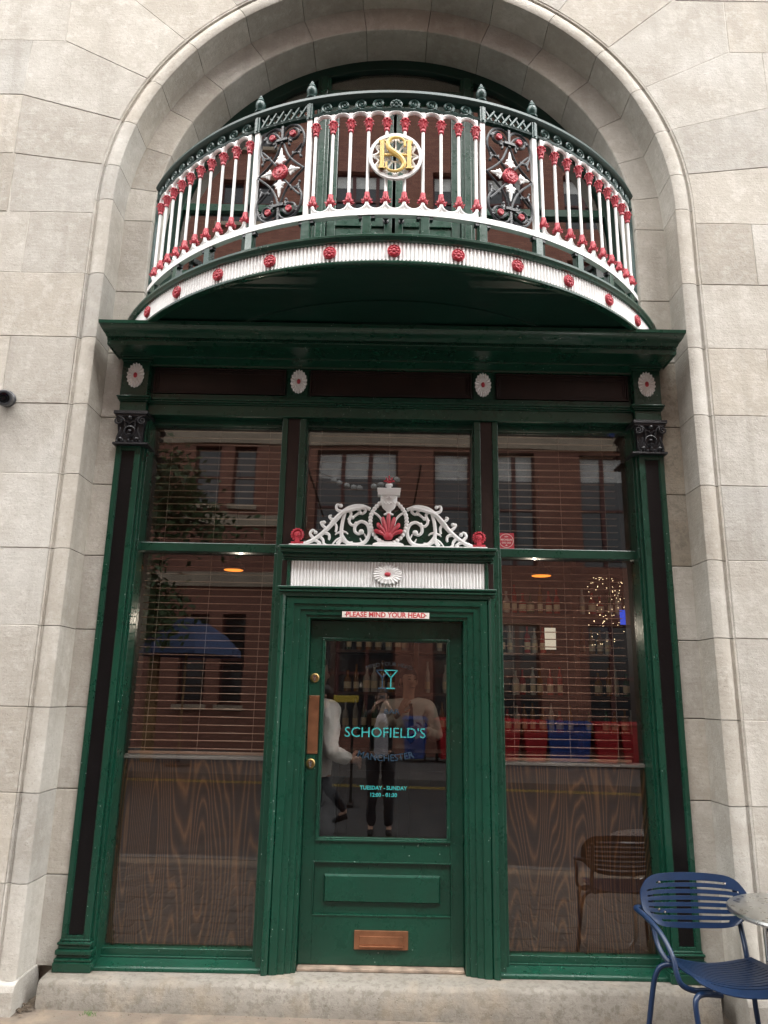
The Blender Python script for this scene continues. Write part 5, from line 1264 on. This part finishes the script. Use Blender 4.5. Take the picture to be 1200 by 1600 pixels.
pz = dict(elbow_l=(.25, .10, 1.15), wrist_l=(.22, -.06, .95), elbow_r=(-.25, -.06, 1.15), wrist_r=(-.21, -.22, .98), finger_l=(0, -.2, -1), finger_r=(0, -.3, -1), thumb_l=(0, -1, 0), thumb_r=(0, -1, 0), curl_l=(-.2, -.4, 0), curl_r=(.2, -.4, 0),
    knee_l=(.09, -.20, .52), ankle_l=(.09, -.34, .12), knee_r=(-.09, .05, .49), ankle_r=(-.09, .34, .15), foot_l=(0, -1, .25), foot_r=(0, -1, -.35))
person('passer-by in a dark coat striding behind the photographer, reflected in the door', (-.80, -5.62, gz(-.8)), -92, pz, 'cloth_black', 'cloth_trouser')

# ================================================================== ACROSS THE STREET (seen as reflections in the glass)
fb = thing('brick_building', 'tall red brick building with stone bands across the street, reflected in windows', 'building', (0, -17.2, -1.63))
FO = Vector((0, 17.2, 1.63))
def fp(mb, n, m, parent=None, **k): mb.v = [tuple(Vector(p) + FO) for p in mb.v]; return mb.build(n, m, parent or fb, **k)
X0, X1, Z0, Z1 = -26.0, 26.0, -1.9, 21.5
rects = []
for (a, b_) in ((-14.4, -13.6), (-13.2, -12.5), (-10.2, -9.4), (-9.0, -8.3), (-5.99, -5.19), (-4.79, -4.09)):
    for z0, z1 in ((-.3, 2.3), (5.66, 7.53), (9.2, 11.1), (12.4, 14.2), (15.8, 17.6), (18.8, 20.2)): rects.append((a, b_, z0, z1, 0))
for (a, b_) in ((-2.2, .35), (1.45, 2.6), (3.35, 4.62), (6.02, 8.2), (10, 12.2), (14, 16.2)):
    for z0, z1 in ((-.9, 2.2), (3.9, 7.5), (8.9, 11.4), (12.4, 14.6), (15.8, 18.0)): rects.append((a, b_, z0, z1, 1))
xs = sorted({X0, X1} | {r[0] for r in rects} | {r[1] for r in rects}); zs = sorted({Z0, Z1} | {r[2] for r in rects} | {r[3] for r in rects})
mb = MB()
for i in range(len(xs) - 1):
    for j in range(len(zs) - 1):
        xc, zc = (xs[i] + xs[i + 1]) / 2, (zs[j] + zs[j + 1]) / 2
        if any(r[0] < xc < r[1] and r[2] < zc < r[3] for r in rects): continue
        mb.add([(xs[i], -17.2, zs[j]), (xs[i + 1], -17.2, zs[j]), (xs[i + 1], -17.2, zs[j + 1]), (xs[i], -17.2, zs[j + 1])], [(0, 1, 2, 3)])
for r in rects:
    mb.grid([[(x, y_, z) for x, z in ((r[0], r[2]), (r[1], r[2]), (r[1], r[3]), (r[0], r[3]))] for y_ in (-17.2, -17.5)], closed_u=True)
mb.box(X0, X1, -22, -17.9, Z0, Z1)
fp(mb, 'wall', 'far_brick')
mat('far_glass', (.030, .032, .036), .05, var=.1, spec=.8)
for a, b_, z0, z1, kd in rects:
    mb = MB(); f = .07; yf = -17.42
    mb.box(a, a + f, yf - .06, yf, z0, z1); mb.box(b_ - f, b_, yf - .06, yf, z0, z1); mb.box(a + f, b_ - f, yf - .06, yf, z1 - f, z1); mb.box(a + f, b_ - f, yf - .06, yf, z0, z0 + f)
    mb.box(a + f, b_ - f, yf - .05, yf + .02, (z0 + z1) / 2 - .04, (z0 + z1) / 2 + .04)
    if kd:
        nm = max(1, round((b_ - a) / .8))
        for k in range(1, nm): x = a + (b_ - a) * k / nm; mb.box(x - .06, x + .06, yf - .05, yf + .03, z0 + f, z1 - f)
    w_ = fp(mb, 'window', 'far_frame')
    fp(MB().box(a + .01, b_ - .01, yf - .05, yf - .03, z0 + .01, z1 - .01), 'pane', 'far_glass', w_)
    if kd and z0 > 3: fp(MB().box(a + f, b_ - f, yf - .028, yf - .022, z1 - f - (z1 - z0) * .22, z1 - f), 'roller_blind', 'far_white', w_)
    if not kd: fp(MB().box(a - .08, b_ + .08, -17.25, -17.05, z0 - .14, z0), 'sill', 'far_stone', w_)
for z0, z1 in ((7.62, 8.05), (5.0, 5.34), (3.12, 3.55), (11.55, 12.0)):
    for xa, xb in ((X0, -2.4), (-2.4, X1)):
        if z0 == 5.0 and xb > 0: continue
        if z0 == 3.12 and xb > 0: continue
        fp(MB().box(xa, xb - .01, -17.34, -17.10, z0, z1), 'stone_band', 'far_stone')
fp(MB().box(X0 - .3, X1 + .3, -22.2, -16.8, Z1, Z1 + .6), 'parapet', 'far_stone')

def bin_(x, y, col, lab, ry=0):
    t = thing('wheeled_bin', lab, 'bin', (x, y, gz(x)), 'bins across the road, reflected in the glass'); t.rotation_euler.z = R_(ry)
    rows = [[(-w, -d, z), (w, -d, z), (w, d, z), (-w, d, z)] for z, w, d in ((.10, .24, .28), (.60, .29, .34), (1.04, .32, .37), (1.07, .34, .39))]
    MB().grid(rows, closed_u=True, cap=True).build('body', col, t, bevel=.02)
    rows = [[(-w, -d, z), (w, -d, z), (w, d, z), (-w, d, z)] for z, w, d in ((1.075, .35, .40), (1.10, .35, .40), (1.17, .27, .32))]
    MB().grid(rows, closed_u=True, cap=True).build('lid', col, t, bevel=.015)
    for sx in (-1, 1):
        wh = MB().lathe([(.04, -.03), (.10, -.028), (.11, -.015), (.11, .015), (.10, .028), (.04, .03)], 16); wh.xform(Matrix.Translation((sx * .27, -.30, .11)) @ Matrix.Rotation(pi / 2, 4, 'Y')); wh.build('wheel', 'rubber', t, smooth=SM)
    MB().tube([(-.22, -.42, 1.03), (.22, -.42, 1.03)], .016, 8).build('handle', col, t)
for i, (x, c, lab) in enumerate(((.85, 'bin_blue', 'blue wheeled bin reflected right of centre in the door glass'), (1.75, 'bin_red', 'red wheeled bin reflected at the right edge of the door glass'),
        (3.25, 'bin_red', 'leftmost red bin reflected in the right window'), (3.98, 'bin_red', 'second red bin from the left reflected in the right window'), (4.62, 'bin_blue', 'left one of two blue bins reflected in the right window'),
        (5.15, 'bin_blue', 'right one of two blue bins reflected in the right window'), (5.85, 'bin_red', 'red bin reflected just right of the blue bins'), (6.6, 'bin_red', 'rightmost red bin reflected in the right window'))):
    bin_(x, -15.5 + random.uniform(-.1, .1), c, lab, random.uniform(-6, 6))

pa = thing('parasol', 'navy blue cafe parasol across the street, reflected in the left window', 'parasol', (-4.55, -12.5, gz(-4.5)))
mb = MB(); n = 8; rows = []
for r, z in ((.02, 3.30), (.45, 3.16), (.90, 2.88), (1.25, 2.55), (1.26, 2.42)):
    rows.append([(r * cos(2 * pi * (k + .5) / n) * (1 if k % 1 == 0 else 1), r * sin(2 * pi * (k + .5) / n), z) for k in range(n)])
mb.grid(rows, closed_u=True); mb.build('canopy', 'parasol_blue', pa)
MB().tube([(0, 0, .05), (0, 0, 3.40)], .028, 10).build('pole', 'timber', pa)
for k in range(8): a = 2 * pi * (k + .5) / 8; MB().tube([(0, 0, 2.6), (.6 * cos(a), .6 * sin(a), 3.02), (1.2 * cos(a), 1.2 * sin(a), 2.57)], .012, 5).build('rib', 'timber', pa)
MB().lathe([(.30, 0), (.30, .05), (.06, .09), (.05, .3)], 20).build('base', 'iron_black', pa, smooth=SM)
for x, lab in ((-6.2, 'left timber post of the terrace behind the parasol'), (-5.5, 'right timber post of the terrace behind the parasol')):
    t = MB().box(x - .12, x + .12, -13.4, -13.2, gz(x), 1.2).build('timber_post', 'timber', None, bevel=.01); tag(t, lab, 'post')
    MB().box(x - .15, x + .15, -13.43, -13.17, 1.2, 1.26).build('cap', 'timber', t)

tr_ = thing('street_tree', 'leafy street tree across the road, reflected in the left window', 'tree', (-5.75, -11.2, gz(-5.75)))
trunk = MB().tube(cat([(0, 0, 0), (.08, .05, 1.4), (-.05, 0, 2.8), (.1, 0, 4.4), (.05, .1, 6.2)], 5), taper(21, .17, .05), 9)
tips = []
for k in range(26):
    a = random.random() * 6.28; z0 = random.uniform(2.9, 6.3); L = random.uniform(1.1, 2.3); e = (L * cos(a), L * sin(a) * .6, z0 + random.uniform(-.1, 1.0))
    pth = cat([(0, 0, z0), (e[0] * .5, e[1] * .5, z0 + .35), e], 5); trunk.tube(pth, taper(len(pth), .05, .012), 5); tips += pth[4:]
trunk.build('trunk', 'bark', tr_, smooth=SM)
mb = MB()
for k in range(9500):
    c = Vector(random.choice(tips)) + Vector((random.gauss(0, .30), random.gauss(0, .25), random.gauss(-.05, .26)))
    n_ = Vector((random.gauss(0, 1), random.gauss(0, 1), random.gauss(.4, 1))).normalized(); u = n_.orthogonal().normalized(); u = (u + n_.cross(u) * random.uniform(-1, 1)).normalized(); w = n_.cross(u); L = random.uniform(.07, .13)
    mb.add([c - u * L, c + w * L * .45, c + u * L, c - w * L * .45], [(0, 1, 2, 3)])
mb.build('crown', 'leaf', tr_)

fs = thing('festoon', 'string of white globe bulbs over the street, reflected above the door', 'lights', (-.3, -12, 4.95))
pts = [(-1.9, 5.25), (-1.253, 4.961), (-1.114, 4.901), (-.93, 4.841), (-.761, 4.797), (-.62, 4.79), (-.292, 4.838), (-.141, 4.888), (.237, 5.006), (.8, 5.3)]
MB().tube(cat([(x + .3, 0, z + .06 - 4.95) for x, z in pts], 4), .008, 4).build('cable', 'rubber', fs)
MB().box(-1.62, -1.58, -5.1, .02, .34, .38).build('bracket', 'rubber', fs); MB().box(1.08, 1.12, -5.1, .02, .39, .43).build('bracket', 'rubber', fs)
g0 = None
for x, z in pts[1:-1]:
    if g0 is None: g0 = MB().ball((0, 0, 0), .075, .075, .07, 12, 8).build('globe', 'far_white', fs, smooth=3.1); o = g0
    else: o = g0.copy(); COL.objects.link(o)
    o.location = (x + .3, 0, z - 4.95)
yl = thing('yellow_stand_in', 'yellow bar on uprights standing in for an unidentified strip, reflected in the door', 'barrier', (-1.3, -8.1, gz(-1.3) - .11))  # made-up barrier in place of an unidentified yellow strip
MB().box(.25, .88, -.03, .03, 1.63, 1.74).build('top_rail', 'yellow_plastic', yl, bevel=.01)
for x in (.32, .80): MB().box(x - .02, x + .02, -.02, .02, .04, 1.63).build('upright', 'rubber', yl); MB().box(x - .05, x + .05, -.3, .3, 0, .04).build('foot', 'rubber', yl)
MB().box(.34, .78, -.015, .015, .75, .83).build('lower_rail', 'rubber', yl)

# ------------------------------------------------------------------ lift the whole place so that the pavement lies at height 0
for o in list(COL.objects):
    if o.parent is None: o.location.z += LIFT
